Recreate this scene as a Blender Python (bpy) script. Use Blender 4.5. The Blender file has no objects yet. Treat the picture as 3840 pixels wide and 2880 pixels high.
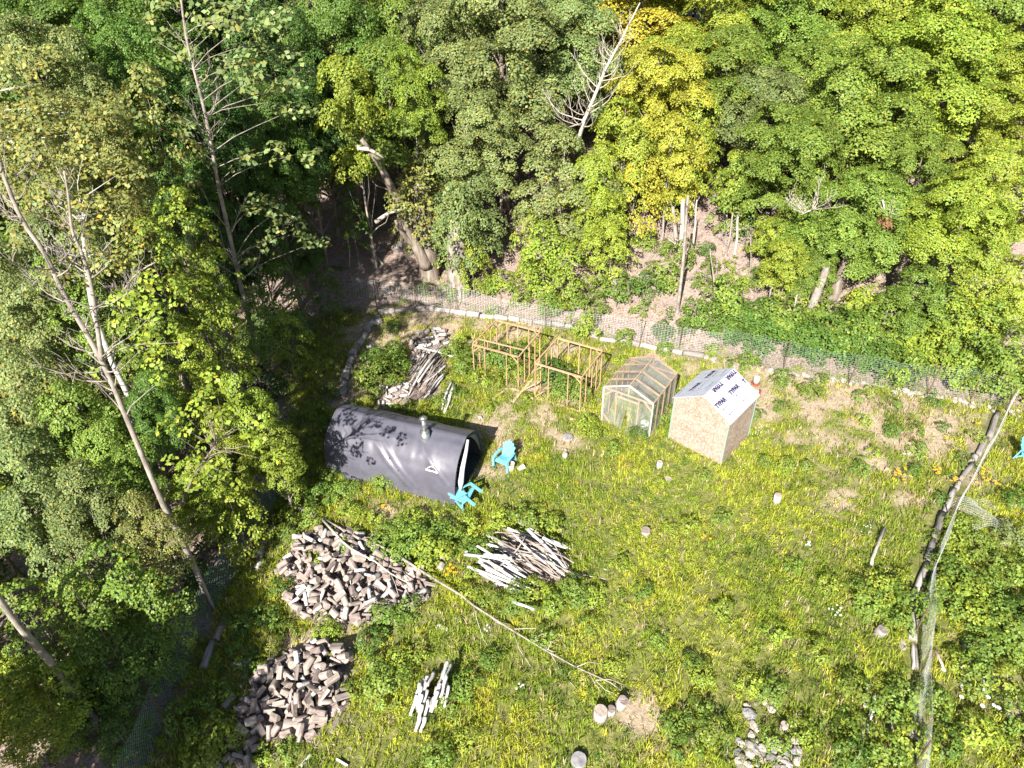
import bpy, math, random
import numpy as np
from mathutils import Vector, Matrix
R_ = math.radians
rng = np.random.default_rng(7)
random.seed(7)
scene = bpy.context.scene
col = scene.collection
# ------------------------------------------------------------------ camera
CH = 20.0; PITCH = R_(36.98); ROLL = R_(-1.26); FPX = 2668.0      # pixel maths on the 3840 x 2880 frame
_fw = np.array([0, math.cos(PITCH), -math.sin(PITCH)]); _rt = np.array([1., 0, 0]); _up = np.cross(_rt, _fw)
_R = _rt*math.cos(ROLL)+_up*math.sin(ROLL); _U = -_rt*math.sin(ROLL)+_up*math.cos(ROLL)
cd = bpy.data.cameras.new('camera'); cam = bpy.data.objects.new('camera', cd); col.objects.link(cam)
cd.sensor_width = 36; cd.lens = FPX/3840*36; cd.clip_end = 2000
cam.matrix_world = Matrix(((_R[0], _U[0], -_fw[0], 0), (_R[1], _U[1], -_fw[1], 0), (_R[2], _U[2], -_fw[2], CH), (0, 0, 0, 1)))
scene.camera = cam
# ------------------------------------------------------------------ light
SUN_EL = R_(37); LIGHT = Vector((0.335, 0.942, 0)).normalized()      # heading the light travels
w = bpy.data.worlds.new('World'); scene.world = w; w.use_nodes = True
nt = w.node_tree; bgn = nt.nodes['Background']
sky = nt.nodes.new('ShaderNodeTexSky'); sky.sky_type = 'NISHITA'; sky.sun_disc = False
sky.sun_elevation = SUN_EL; sky.sun_rotation = math.atan2(-LIGHT.x, -LIGHT.y)
nt.links.new(sky.outputs[0], bgn.inputs[0]); bgn.inputs[1].default_value = 0.05
sl = bpy.data.lights.new('sun', 'SUN'); sl.energy = 5.0; sl.angle = R_(0.5); sl.color = (1, 0.955, 0.88)
so = bpy.data.objects.new('sun', sl); col.objects.link(so)
d = Vector((LIGHT.x*math.cos(SUN_EL), LIGHT.y*math.cos(SUN_EL), -math.sin(SUN_EL)))
so.rotation_euler = d.to_track_quat('-Z', 'Y').to_euler()
scene.view_settings.view_transform = 'Standard'; scene.view_settings.look = 'None'
scene.view_settings.gamma = 1; scene.view_settings.exposure = 1.32
scene.cycles.max_bounces = 6; scene.cycles.diffuse_bounces = 1; scene.cycles.transparent_max_bounces = 12
scene.cycles.transmission_bounces = 4; scene.cycles.glossy_bounces = 2

# ------------------------------------------------------------------ noise and terrain
_lat = rng.random((256, 256))
def vnoise(x, y):
    x = np.asarray(x, float); y = np.asarray(y, float)
    xi = np.floor(x).astype(int); yi = np.floor(y).astype(int); fx = x-xi; fy = y-yi
    fx = fx*fx*(3-2*fx); fy = fy*fy*(3-2*fy)
    g = lambda a, b: _lat[a % 256, b % 256]
    return (g(xi, yi)*(1-fx)+g(xi+1, yi)*fx)*(1-fy)+(g(xi, yi+1)*(1-fx)+g(xi+1, yi+1)*fx)*fy
def fbm(x, y, o=4):
    s = 0; a = .5
    for k in range(o): s = s+a*vnoise(x*2**k+17*k, y*2**k+31*k); a *= .5
    return s
BX = [-70, -14, -9.6, -0.9, 9.3, 21.3, 34, 70]; BY = [34.5, 33.6, 33.1, 32.2, 28.2, 23.8, 21, 17]
def backline(x): return np.interp(x, BX, BY)
def terrain(x, y):
    x = np.asarray(x, float); y = np.asarray(y, float)
    dd = y-backline(x)-.3
    rise = np.where(dd > 0, np.where(dd < 24, .24*dd-.24*.8*(1-np.exp(-np.maximum(dd, 0)/.8)), .24*23.2+.1*(np.minimum(dd, 120)-24)), 0)
    near = np.clip((60-np.hypot(x, y-20))/30, 0, 1)
    return rise+near*(.10*(fbm(x*.35, y*.35, 3)-.45)+.05*(fbm(x*1.7, y*1.7, 2)-.37))+np.where(dd > 1, .5*(fbm(x*.18+9, y*.18, 3)-.45)*np.clip(dd/4, 0, 1), 0)
def T(x, y): return float(terrain(x, y))
def ray(px, py): return _fw+_R*(px-1920)/FPX-_U*(py-1440)/FPX
def G(px, py, h=0.0):                                              # pixel of the photo -> point on the ground (+h)
    dd = ray(px, py); t = CH/-dd[2] if dd[2] < -1e-3 else 200
    for _ in range(40):
        q = dd*t; z = T(q[0], q[1])+h
        t2 = (CH-z)/-dd[2]; t = .5*t+.5*t2
    q = dd*t; return Vector((q[0], q[1], T(q[0], q[1])+h))
def AT(px, py, Y):                                                 # pixel -> point at forward distance Y
    dd = ray(px, py); t = Y/dd[1]; return Vector((dd[0]*t, Y, CH+dd[2]*t))
def P(q):
    v = np.array(q, float)-[0, 0, CH]; z = v@_fw
    return 1920+FPX*(v@_R)/z, 1440-FPX*(v@_U)/z
K = 3840/2212.
def g2(x, y, h=0.0): return G(x*K, y*K, h)
def z1(x, y): return (1150+.3617*x, 1450+.3617*y)
def z2(x, y): return (1650+.3617*x, 1150+.3617*y)
def z3(x, y): return (2150+.3617*x, 1250+.3617*y)
def z4(x, y): return (900+.3617*x, 1850+.3617*y)
def z5(x, y): return (1600+.3617*x, 1900+.3617*y)
def z6(x, y): return (700+.3617*x, 2300+.3617*y)
def z7(x, y): return (3140+.482*x, 1300+.482*y)
def z8(x, y): return (3140+.482*x, 2080+.482*y)
def zb(x, y): return (1200+.5253*x, 1100+.5253*y)
def inpoly(x, y, poly):
    x = np.asarray(x, float); y = np.asarray(y, float); c = np.zeros(x.shape, bool); n = len(poly)
    for i in range(n):
        x0, y0 = poly[i][:2]; x1, y1 = poly[(i+1) % n][:2]
        if y0 == y1: continue
        m = ((y0 > y) != (y1 > y)) & (x < (x1-x0)*(y-y0)/(y1-y0)+x0); c ^= m
    return c

# ------------------------------------------------------------------ materials
def mat(name, base=(.5, .5, .5), rough=.8, spec=.3, metal=0):
    m = bpy.data.materials.new(name); m.use_nodes = True; b = m.node_tree.nodes['Principled BSDF']
    b.inputs['Base Color'].default_value = (*base, 1); b.inputs['Roughness'].default_value = rough
    b.inputs['Specular IOR Level'].default_value = spec; b.inputs['Metallic'].default_value = metal
    return m
def noisy(name, stops, scale=5, rough=.85, spec=.2, stretch=(1, 1, 1), bump=.3, detail=6, dist=0, coord='Object', objrand=0, metal=0, bscale=None):
    m = mat(name, rough=rough, spec=spec, metal=metal); n = m.node_tree.nodes; l = m.node_tree.links; b = n['Principled BSDF']
    tc = n.new('ShaderNodeTexCoord'); mp = n.new('ShaderNodeMapping'); mp.inputs['Scale'].default_value = stretch
    l.new(tc.outputs[coord], mp.inputs[0]); src = mp.outputs[0]
    nz = n.new('ShaderNodeTexNoise'); nz.inputs['Scale'].default_value = scale; nz.inputs['Detail'].default_value = detail
    nz.inputs['Distortion'].default_value = dist; nz.inputs['Roughness'].default_value = .62
    l.new(src, nz.inputs['Vector'])
    cr = n.new('ShaderNodeValToRGB'); e = cr.color_ramp.elements
    while len(e) < len(stops): e.new(.5)
    for k, (p, c) in enumerate(stops): e[k].position = p; e[k].color = (*c, 1)
    l.new(nz.outputs['Fac'], cr.inputs[0]); out = cr.outputs[0]
    if objrand:
        oi = n.new('ShaderNodeObjectInfo'); mr = n.new('ShaderNodeMapRange'); mr.inputs[3].default_value = 1-objrand; mr.inputs[4].default_value = 1+objrand
        l.new(oi.outputs['Random'], mr.inputs[0]); hs = n.new('ShaderNodeHueSaturation'); l.new(mr.outputs[0], hs.inputs['Value']); l.new(out, hs.inputs['Color']); out = hs.outputs[0]
        ad = n.new('ShaderNodeVectorMath'); ad.operation = 'ADD'; sc = n.new('ShaderNodeMath'); sc.operation = 'MULTIPLY'; sc.inputs[1].default_value = 37
        l.new(oi.outputs['Random'], sc.inputs[0]); l.new(src, ad.inputs[0]); l.new(sc.outputs[0], ad.inputs[1]); l.new(ad.outputs[0], nz.inputs['Vector'])
    l.new(out, b.inputs['Base Color'])
    if bump:
        bp = n.new('ShaderNodeBump'); bp.inputs['Strength'].default_value = bump; bp.inputs['Distance'].default_value = .03
        l.new(nz.outputs['Fac'], bp.inputs['Height']); l.new(bp.outputs[0], b.inputs['Normal'])
    return m
def foliage_mat(name, use_obj=True, trans=.35, rough=.5, spec=.25):
    m = mat(name, rough=rough, spec=spec); n = m.node_tree.nodes; l = m.node_tree.links; b = n['Principled BSDF']
    at = n.new('ShaderNodeAttribute'); at.attribute_name = 'col'
    c = at.outputs['Color']
    if use_obj:
        oi = n.new('ShaderNodeObjectInfo'); mx = n.new('ShaderNodeMix'); mx.data_type = 'RGBA'; mx.blend_type = 'MULTIPLY'; mx.inputs[0].default_value = 1
        l.new(oi.outputs['Color'], mx.inputs[6]); l.new(c, mx.inputs[7]); c = mx.outputs[2]
    l.new(c, b.inputs['Base Color'])
    tr = n.new('ShaderNodeBsdfTranslucent'); hs = n.new('ShaderNodeHueSaturation'); hs.inputs['Hue'].default_value = .485; hs.inputs['Value'].default_value = 1.15; hs.inputs['Saturation'].default_value = 1.1
    l.new(c, hs.inputs['Color']); l.new(hs.outputs[0], tr.inputs[0])
    ms = n.new('ShaderNodeMixShader'); ms.inputs[0].default_value = trans
    l.new(b.outputs[0], ms.inputs[1]); l.new(tr.outputs[0], ms.inputs[2]); l.new(ms.outputs[0], n['Material Output'].inputs[0])
    return m
M = {}
M['leaf'] = foliage_mat('leaf', True, .24, .5, .3)
M['grass'] = foliage_mat('grass', False, .42, .6, .2)
M['bark'] = noisy('bark', [(.3, (.10, .075, .06)), (.55, (.25, .205, .165)), (.75, (.40, .35, .30))], 6, stretch=(1, 1, .18), bump=.8, coord='Object')
M['bark_pale'] = noisy('bark_pale', [(.3, (.13, .11, .095)), (.55, (.33, .285, .245)), (.8, (.48, .43, .38))], 5, stretch=(1, 1, .5), bump=.5)
M['birch'] = noisy('birch_bark', [(.34, (.05, .04, .035)), (.44, (.50, .47, .43)), (.8, (.70, .68, .65))], 3.5, stretch=(.5, .5, 3), bump=.3)
M['deadwood'] = noisy('dead_wood', [(.3, (.32, .27, .22)), (.65, (.60, .53, .46))], 8, stretch=(1, 1, 1), bump=.3)
M['log_bark'] = noisy('log_bark', [(.28, (.10, .075, .065)), (.5, (.30, .235, .21)), (.75, (.50, .42, .385))], 9, stretch=(.35, 1.6, 1.6), bump=.8, objrand=.35)
M['log_wood'] = noisy('split_wood', [(.3, (.18, .145, .125)), (.55, (.36, .30, .26)), (.8, (.54, .475, .42))], 7, stretch=(.3, 2, 2), bump=.35, objrand=.28)
M['log_birch'] = noisy('birch_log_bark', [(.3, (.20, .17, .15)), (.42, (.50, .47, .44)), (.8, (.68, .665, .64))], 6, stretch=(2.5, .8, .8), bump=.3, objrand=.15)
M['log_end'] = noisy('end_grain', [(.3, (.20, .155, .13)), (.6, (.35, .29, .245)), (.85, (.48, .40, .34))], 11, bump=.4, objrand=.3)
M['lumber'] = noisy('new_lumber', [(.3, (.38, .22, .12)), (.6, (.52, .33, .20)), (.85, (.64, .47, .32))], 6, stretch=(1, 1, .3), bump=.1, objrand=.1)
M['board'] = noisy('weathered_board', [(.3, (.42, .28, .16)), (.7, (.68, .50, .32))], 6, stretch=(.4, 2, 2), bump=.2, objrand=.15)
M['ink'] = mat('ink', (.035, .015, .07), .6)
M['teal'] = mat('teal_strip', (.22, .40, .36), .5)
M['metal'] = noisy('galvanised_metal', [(.3, (.45, .46, .47)), (.7, (.72, .73, .74))], 12, rough=.32, spec=.5, metal=.85, bump=.05)
M['blue'] = noisy('turquoise_plastic', [(.3, (.13, .40, .47)), (.7, (.18, .47, .54))], 4, rough=.45, spec=.45, bump=.02)
M['white'] = noisy('white_plastic', [(.3, (.52, .50, .47)), (.7, (.64, .62, .60))], 5, rough=.45, spec=.4, bump=.05)
M['red'] = mat('red_plastic', (.36, .04, .04), .5)
M['stone'] = noisy('pale_stone', [(.3, (.24, .20, .17)), (.6, (.42, .37, .33)), (.85, (.56, .52, .48))], 6, bump=.6, objrand=.3)
M['rock'] = noisy('grey_rock', [(.3, (.13, .125, .125)), (.7, (.32, .305, .30))], 5, bump=.6, objrand=.2)
M['wire'] = mat('wire', (.62, .64, .62), .4, .5)
M['wire_green'] = mat('green_wire', (.26, .36, .32), .5, .4)
M['post'] = noisy('rusty_post', [(.3, (.09, .06, .05)), (.7, (.20, .13, .10))], 12, bump=.2)
M['timber'] = noisy('grey_timber', [(.25, (.15, .125, .115)), (.45, (.32, .285, .26)), (.75, (.47, .43, .40))], 7, stretch=(.3, 2, 2), bump=.7, objrand=.32)
M['tent'] = noisy('grey_tarpaulin', [(.3, (.080, .078, .102)), (.7, (.115, .112, .14))], 2.2, rough=.42, spec=.5, bump=.3)
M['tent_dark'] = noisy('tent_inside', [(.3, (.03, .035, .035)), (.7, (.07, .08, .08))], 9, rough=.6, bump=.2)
M['cloth'] = noisy('white_cloth', [(.3, (.50, .50, .54)), (.7, (.64, .64, .66))], 6, rough=.7, bump=.2)
M['petal_orange'] = mat('orange_petal', (.80, .36, .01), .6)
M['petal_white'] = mat('white_petal', (.80, .80, .76), .6)
def osb():
    m = mat('strand_board', rough=.75, spec=.2); n = m.node_tree.nodes; l = m.node_tree.links; b = n['Principled BSDF']
    tc = n.new('ShaderNodeTexCoord'); v = n.new('ShaderNodeTexVoronoi'); v.inputs['Scale'].default_value = 26
    nz0 = n.new('ShaderNodeTexNoise'); nz0.inputs['Scale'].default_value = 12; nz0.inputs['Detail'].default_value = 5
    mx0 = n.new('ShaderNodeVectorMath'); mx0.operation = 'MULTIPLY_ADD'; mx0.inputs[1].default_value = (.14, .14, .14)
    l.new(tc.outputs['Object'], nz0.inputs['Vector']); l.new(nz0.outputs['Color'], mx0.inputs[0]); l.new(tc.outputs['Object'], mx0.inputs[2])
    mp = n.new('ShaderNodeMapping'); mp.inputs['Scale'].default_value = (1, 1, .62); l.new(mx0.outputs[0], mp.inputs[0]); l.new(mp.outputs[0], v.inputs['Vector'])
    sep = n.new('ShaderNodeSeparateColor'); l.new(v.outputs['Color'], sep.inputs[0])
    cr = n.new('ShaderNodeValToRGB'); e = cr.color_ramp.elements; e.new(.5); e.new(.9)
    for k, (p, c) in enumerate([(0, (.27, .185, .14)), (.3, (.36, .27, .215)), (.85, (.42, .325, .265)), (1, (.60, .52, .45))]): e[k].position = p; e[k].color = (*c, 1)
    l.new(sep.outputs[0], cr.inputs[0])
    nz = n.new('ShaderNodeTexNoise'); nz.inputs['Scale'].default_value = 1.7; nz.inputs['Detail'].default_value = 6; l.new(tc.outputs['Object'], nz.inputs['Vector'])
    mr = n.new('ShaderNodeMapRange'); mr.inputs[1].default_value = .3; mr.inputs[2].default_value = .7; mr.inputs[3].default_value = .80; mr.inputs[4].default_value = 1.08; l.new(nz.outputs[0], mr.inputs[0])
    mx = n.new('ShaderNodeMix'); mx.data_type = 'RGBA'; mx.blend_type = 'MULTIPLY'; mx.inputs[0].default_value = 1; l.new(cr.outputs[0], mx.inputs[6]); l.new(mr.outputs[0], mx.inputs[7])
    l.new(mx.outputs[2], b.inputs['Base Color'])
    bp = n.new('ShaderNodeBump'); bp.inputs['Strength'].default_value = .2; bp.inputs['Distance'].default_value = .01; l.new(sep.outputs[1], bp.inputs['Height']); l.new(bp.outputs[0], b.inputs['Normal'])
    return m
M['osb'] = osb()
M['wrap'] = noisy('roof_wrap', [(.3, (.39, .41, .48)), (.7, (.47, .49, .55))], 2.5, rough=.5, spec=.35, bump=.9, dist=1.2)
def film(name, a, c):
    m = mat(name, c, .35, .5); n = m.node_tree.nodes; l = m.node_tree.links; b = n['Principled BSDF']
    t = n.new('ShaderNodeBsdfTransparent'); tl = n.new('ShaderNodeBsdfTranslucent'); tl.inputs[0].default_value = (*c, 1)
    m1 = n.new('ShaderNodeMixShader'); m1.inputs[0].default_value = .45; l.new(b.outputs[0], m1.inputs[1]); l.new(tl.outputs[0], m1.inputs[2])
    nz = n.new('ShaderNodeTexNoise'); nz.inputs['Scale'].default_value = 2.5; nz.inputs['Detail'].default_value = 5
    tc = n.new('ShaderNodeTexCoord'); mp = n.new('ShaderNodeMapping'); mp.inputs['Scale'].default_value = (1.5, 1.5, .5); l.new(tc.outputs['Object'], mp.inputs[0]); l.new(mp.outputs[0], nz.inputs['Vector'])
    mr = n.new('ShaderNodeMapRange'); mr.inputs[1].default_value = .3; mr.inputs[2].default_value = .7; mr.inputs[3].default_value = a-.12; mr.inputs[4].default_value = a+.12; l.new(nz.outputs[0], mr.inputs[0])
    m2 = n.new('ShaderNodeMixShader'); l.new(mr.outputs[0], m2.inputs[0]); l.new(t.outputs[0], m2.inputs[1]); l.new(m1.outputs[0], m2.inputs[2])
    l.new(m2.outputs[0], n['Material Output'].inputs[0]); return m
M['film'] = film('polythene_film', .34, (.60, .63, .60))
M['film_roof'] = film('roof_film', .40, (.46, .45, .46))

# ------------------------------------------------------------------ mesh helpers
def link(name, me, parent=None, mats=()):
    o = bpy.data.objects.new(name, me); col.objects.link(o)
    if parent: o.parent = parent
    if me is not None:
        for m in mats: me.materials.append(M[m] if isinstance(m, str) else m)
    return o
def tag(o, label=None, cat=None, group=None, kind=None):
    if label: o['label'] = label
    if cat: o['category'] = cat
    if group: o['group'] = group
    if kind: o['kind'] = kind
    return o
def empty(name, loc=(0, 0, 0), rz=0):
    o = bpy.data.objects.new(name, None); col.objects.link(o); o.location = loc; o.rotation_euler = (0, 0, rz); o.empty_display_size = .2; return o
class MB:
    def __init__(s): s.v = []; s.f = []; s.mi = []; s.sm = []
    def add(s, vs, fs, mi=0, smooth=False):
        k = len(s.v); s.v += [tuple(a) for a in vs]; s.f += [tuple(i+k for i in f) for f in fs]; s.mi += [mi]*len(fs); s.sm += [smooth]*len(fs)
    def box(s, c, size, rot=None, mi=0, bev=0):
        hx, hy, hz = [a/2 for a in size]; vs = [Vector((x*hx, y*hy, z*hz)) for z in (-1, 1) for y in (-1, 1) for x in (-1, 1)]
        if rot is not None: vs = [rot @ a for a in vs]
        c = Vector(c); s.add([a+c for a in vs], [(0, 2, 3, 1), (4, 5, 7, 6), (0, 1, 5, 4), (2, 6, 7, 3), (0, 4, 6, 2), (1, 3, 7, 5)], mi)
    def beam(s, a, b, w=.04, h=.09, mi=0, up=(0, 0, 1)):
        a = Vector(a); b = Vector(b); dd = b-a; x = dd.normalized(); y = Vector(up).cross(x)
        if y.length < 1e-3: y = Vector((0, 1, 0)).cross(x)
        y.normalize(); z = x.cross(y); rot = Matrix((x, y, z)).transposed(); s.box((a+b)/2, (dd.length, w, h), rot, mi)
    def tube(s, pts, rad, n=8, mi=0, cap=True, smooth=True, jit=0, capmi=None):
        pts = [Vector(p) for p in pts]; rad = rad if hasattr(rad, '__len__') else [rad]*len(pts); vs = []; prev = None
        for i, p in enumerate(pts):
            t = (pts[min(i+1, len(pts)-1)]-pts[max(i-1, 0)]).normalized()
            if prev is None:
                a = Vector((0, 0, 1)) if abs(t.z) < .9 else Vector((1, 0, 0)); u = t.cross(a).normalized()
            else: u = (prev-t*prev.dot(t)).normalized()
            prev = u; v = t.cross(u)
            for k in range(n):
                an = 2*math.pi*k/n; r = rad[i]*(1+random.uniform(-jit, jit)); vs.append(p+u*math.cos(an)*r+v*math.sin(an)*r)
        fs = [(i*n+k, i*n+(k+1) % n, (i+1)*n+(k+1) % n, (i+1)*n+k) for i in range(len(pts)-1) for k in range(n)]
        s.add(vs, fs, mi, smooth)
        if cap:
            k0 = len(s.v)-len(vs); s.f += [tuple(k0+k for k in range(n))[::-1], tuple(k0+(len(pts)-1)*n+k for k in range(n))]; s.mi += [capmi if capmi is not None else mi]*2; s.sm += [False]*2
    def build(s, name, mats, parent=None):
        me = bpy.data.meshes.new(name); me.from_pydata(s.v, [], s.f); 
        me.polygons.foreach_set('material_index', s.mi); me.polygons.foreach_set('use_smooth', s.sm); me.update()
        return link(name, me, parent, mats if isinstance(mats, (list, tuple)) else (mats,))
def npmesh(name, v, f, cols=None, smooth=False):                  # v (N,3), f (M,k) all same k
    me = bpy.data.meshes.new(name); v = np.asarray(v, np.float32); f = np.asarray(f, np.int32); m, k = f.shape
    me.vertices.add(len(v)); me.vertices.foreach_set('co', v.ravel()); me.loops.add(m*k); me.loops.foreach_set('vertex_index', f.ravel())
    me.polygons.add(m); me.polygons.foreach_set('loop_start', np.arange(0, m*k, k, dtype=np.int32)); me.polygons.foreach_set('loop_total', np.full(m, k, np.int32))
    if smooth: me.polygons.foreach_set('use_smooth', np.ones(m, bool))
    if cols is not None:
        a = me.attributes.new('col', 'FLOAT_COLOR', 'POINT'); c = np.ones((len(v), 4), np.float32); c[:, :3] = cols; a.data.foreach_set('color', c.ravel())
    me.update(calc_edges=True); return me
def leaves(C, N, S, Cc, asp=.72):                                 # leaf blades: centre, normal, size, colour
    n = len(C); N = N/np.linalg.norm(N, axis=1, keepdims=True)
    a = rng.normal(size=(n, 3)); a[:, 2] -= .9; a -= N*(a*N).sum(1, keepdims=True); a /= np.linalg.norm(a, axis=1, keepdims=True)+1e-9; b = np.cross(N, a)
    S = np.asarray(S)[:, None]; fold = N*S*.12
    v = np.stack([C-a*S*.5, C+b*S*.5*asp-fold+a*S*.02, C+a*S*.55-fold*.5, C-b*S*.5*asp-fold+a*S*.02], 1).reshape(-1, 3)
    f = np.arange(4*n).reshape(n, 4); return v, f, np.repeat(Cc, 4, axis=0)
def tint(n, spread=.3, yellow=.06, clumpv=None):
    t = 1+spread*(rng.random(n)*2-1); c = np.stack([t, t, t], 1)
    if clumpv is not None: c *= clumpv[:, None]
    y = rng.random(n) < yellow; c[y] *= [1.7, 1.25, .8]
    g = rng.normal(0, .09, n); c[:, 0] *= 1+g; c[:, 2] *= 1-g
    return c
def clump_leaves(cen, axis, cr, n, size, flat=.5, droop=.25):
    dv = rng.normal(size=(n, 3)); dv /= np.linalg.norm(dv, axis=1, keepdims=True)
    ax = axis/np.linalg.norm(axis); s = (dv@ax); dv = np.where((s < -.15)[:, None], dv-2*s[:, None]*ax, dv)
    rad = cr*rng.uniform(.35, 1.08, n)**.6; al = (dv@ax)[:, None]*ax; pos = (dv-al+al*flat)*rad[:, None]
    pos[:, 2] -= droop*(np.hypot(pos[:, 0], pos[:, 1])**2)/max(cr, .01)
    N = dv*.55+ax*.75+rng.normal(size=(n, 3))*.38
    return cen+pos, N, size*rng.uniform(.7, 1.25, n)
def crown_mesh(name, clumps, per, size, flat=.5, spread=.3, yellow=.05, asp=.72):
    C = []; N = []; S = []; CC = []
    for (c, ax, r) in clumps:
        n = max(8, int(per*r*r)); a, b, s = clump_leaves(np.array(c), np.array(ax), r, n, size, flat); C.append(a); N.append(b); S.append(s)
        CC.append(tint(n, spread, yellow, np.full(n, rng.uniform(.84, 1.16))))
    v, f, cc = leaves(np.concatenate(C), np.concatenate(N), np.concatenate(S), np.concatenate(CC), asp)
    return npmesh(name, v, f, cc)
def crown_clumps(Rr, zlo, zhi, n, cr, low=.25, inner=.15):
    out = []; tries = 0
    while len(out) < n and tries < n*30:
        tries += 1; f = random.random()**.85; a = random.random()*2*math.pi
        prof = max(.12, 1-abs((f-.42)/.62)**2.3)
        q = math.sqrt(random.uniform(.5, 1.0)) if random.random() > inner else random.uniform(.1, .7)
        lob = 1+.22*math.sin(3*a+f*5)+.12*math.sin(5*a+9*f)
        rr = Rr*prof*q*lob; x = rr*math.cos(a); y = rr*math.sin(a); z = zlo+(zhi-zlo)*f
        r = cr*random.uniform(.65, 1.25)
        if any((x-c[0][0])**2+(y-c[0][1])**2+((z-c[0][2])*1.5)**2 < (.62*(r+c[2]))**2 for c in out): continue
        out.append(((x, y, z), (math.cos(a)*.75*(1-f*.5), math.sin(a)*.75*(1-f*.5), .8), r))
    return out
def lobed_clumps(Rr, zlo, zhi, nlobe, lr, ncl, cr):
    lobes = []; t = 0; Hc = zhi-zlo
    while len(lobes) < nlobe and t < 4000:
        t += 1; f = random.random(); a = random.random()*2*math.pi; r = lr*random.uniform(.7, 1.25); prof = math.sqrt(max(.05, 1-((f-.38)/.68)**2))
        rr = max(0, (Rr*prof-r*.75))*random.uniform(.55, 1); c = (rr*math.cos(a), rr*math.sin(a), zlo+r*.5+(Hc-r*1.2)*f)
        if any(math.dist(c, l[0]) < .72*(r+l[1]) for l in lobes): continue
        lobes.append((c, r))
    out = []
    for c, r in lobes:
        n = int(ncl*(r/lr)**2); k = 0; t = 0; mine = []
        while k < n and t < 400:
            t += 1; d = Vector((random.gauss(0, 1), random.gauss(0, 1), random.gauss(.25, 1))).normalized()
            if d.z < -.45: continue
            if any((d-m).length < .42 for m in mine): continue
            mine.append(d); k += 1; q = (c[0]+d.x*r, c[1]+d.y*r, c[2]+d.z*r*.72)
            out.append((q, (d.x*.6, d.y*.6, .55+.45*d.z), cr*random.uniform(.7, 1.25)))
    return out
def trunk_mb(Hh, r0, clumps, nl=14, z0=.25, bend=.3):
    mb = MB(); n = 9; ox = random.uniform(-bend, bend); oy = random.uniform(-bend, bend)
    path = [Vector((ox*math.sin(k/n*3), oy*math.sin(k/n*2.4), -.3+(Hh*.93+.3)*k/n)) for k in range(n+1)]
    mb.tube(path, [r0*(1.35 if k == 0 else 1)*(1-.86*k/n) for k in range(n+1)], 9, cap=False, jit=.05)
    for c in random.sample(clumps, min(nl, len(clumps))):
        t = Vector(c[0]); zz = max(Hh*z0, t.z-t.xy.length*.9-.4); k = min(n-1, max(0, int((zz+.3)/(Hh*.93+.3)*n))); a = path[k]
        fr = k/n; r = r0*(1-.86*fr)*.45; mid = a.lerp(t, .5)+Vector((random.uniform(-.2, .2), random.uniform(-.2, .2), -.12*(t-a).length+random.uniform(-.1, .2)))
        mb.tube([a, a.lerp(mid, .5)+Vector((0, 0, .05)), mid, t], [r, r*.75, r*.55, r*.2], 5, cap=False)
    return mb
# ------------------------------------------------------------------ the ground, one sheet to the horizon
def axis_coords(lo, hi, step, far, k=1.22):
    a = list(np.arange(lo, hi+1e-6, step)); s = step; x = hi; right = []
    while x < far: s *= k; x += s; right.append(x)
    s = step; x = lo; left = []
    while x > -far: s *= k; x -= s; left.append(x)
    return np.array(left[::-1]+a+right)
GX = axis_coords(-26, 30, .2, 900); GY = axis_coords(5, 56, .2, 900)
XX, YY = np.meshgrid(GX, GY); ZZ = terrain(XX, YY)
LX = [-10.3, -10.0, -9.8, -9.2, -9.6, -10.6, -9.8]; LY = [0, 9.4, 13, 19.4, 24, 29, 33]
def leftline(y): return np.interp(y, LY, LX)
def litter(x, y):                                                   # 1 = bare bank / forest floor, 0 = garden
    n = fbm(np.asarray(x)*.8, np.asarray(y)*.8, 3)-.45
    return np.clip(np.maximum((y-backline(x))*1.2+n*2, (leftline(y)-x)*1.2+n*2), 0, 1)
bare_pts = [(2750, 1420, 1.6), (2900, 1440, 1.8), (3050, 1480, 2.0), (3200, 1530, 1.8), (3350, 1600, 1.9), (3520, 1600, 1.6), (3620, 1570, 1.2), (3230, 1700, 1.3), (3080, 1640, 1.2), (2900, 1560, .8), (2620, 1370, 1.1), (2450, 1330, 1.0),
            (1850, 1600, .8), (1900, 1540, .7), (1900, 1680, .6), (1840, 1780, .6), (2000, 1450, .8), (2030, 1560, .6), (1950, 1250, 1.4), (1700, 1240, 1.4), (1560, 1230, 1.3), (1400, 1250, 1.3), (2080, 1290, .9), (2200, 1340, .9), (1850, 1330, .8), (1330, 1400, 1.1), (1290, 1500, .9), (1400, 1560, .8),
            (1270, 2440, .9), (1180, 2430, .8), (2160, 1490, .7), (2100, 1640, .7), (3380, 1850, .7), (3170, 1900, .7), (3660, 1800, .6), (3780, 2620, .7), (2400, 2680, .5), (1530, 1920, .5), (1450, 1900, .5)]
BW = [(G(a, b), r) for a, b, r in bare_pts]
def bare(x, y):
    s = np.zeros(np.shape(x)); x = np.asarray(x); y = np.asarray(y)
    for q, r in BW: s = np.maximum(s, np.exp(-((x-q.x)**2+(y-q.y)**2)/(r*r)))
    return np.clip(s*.95+(fbm(x*1.3+5, y*1.3, 4)-.45)*3.2*np.clip(s*3, 0, 1), 0, 1)
v = np.stack([XX, YY, ZZ], -1).reshape(-1, 3); ny, nx = XX.shape
idx = np.arange(nx*ny).reshape(ny, nx); f = np.stack([idx[:-1, :-1], idx[:-1, 1:], idx[1:, 1:], idx[1:, :-1]], -1).reshape(-1, 4)
hm = np.zeros(len(v), bool)
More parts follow.
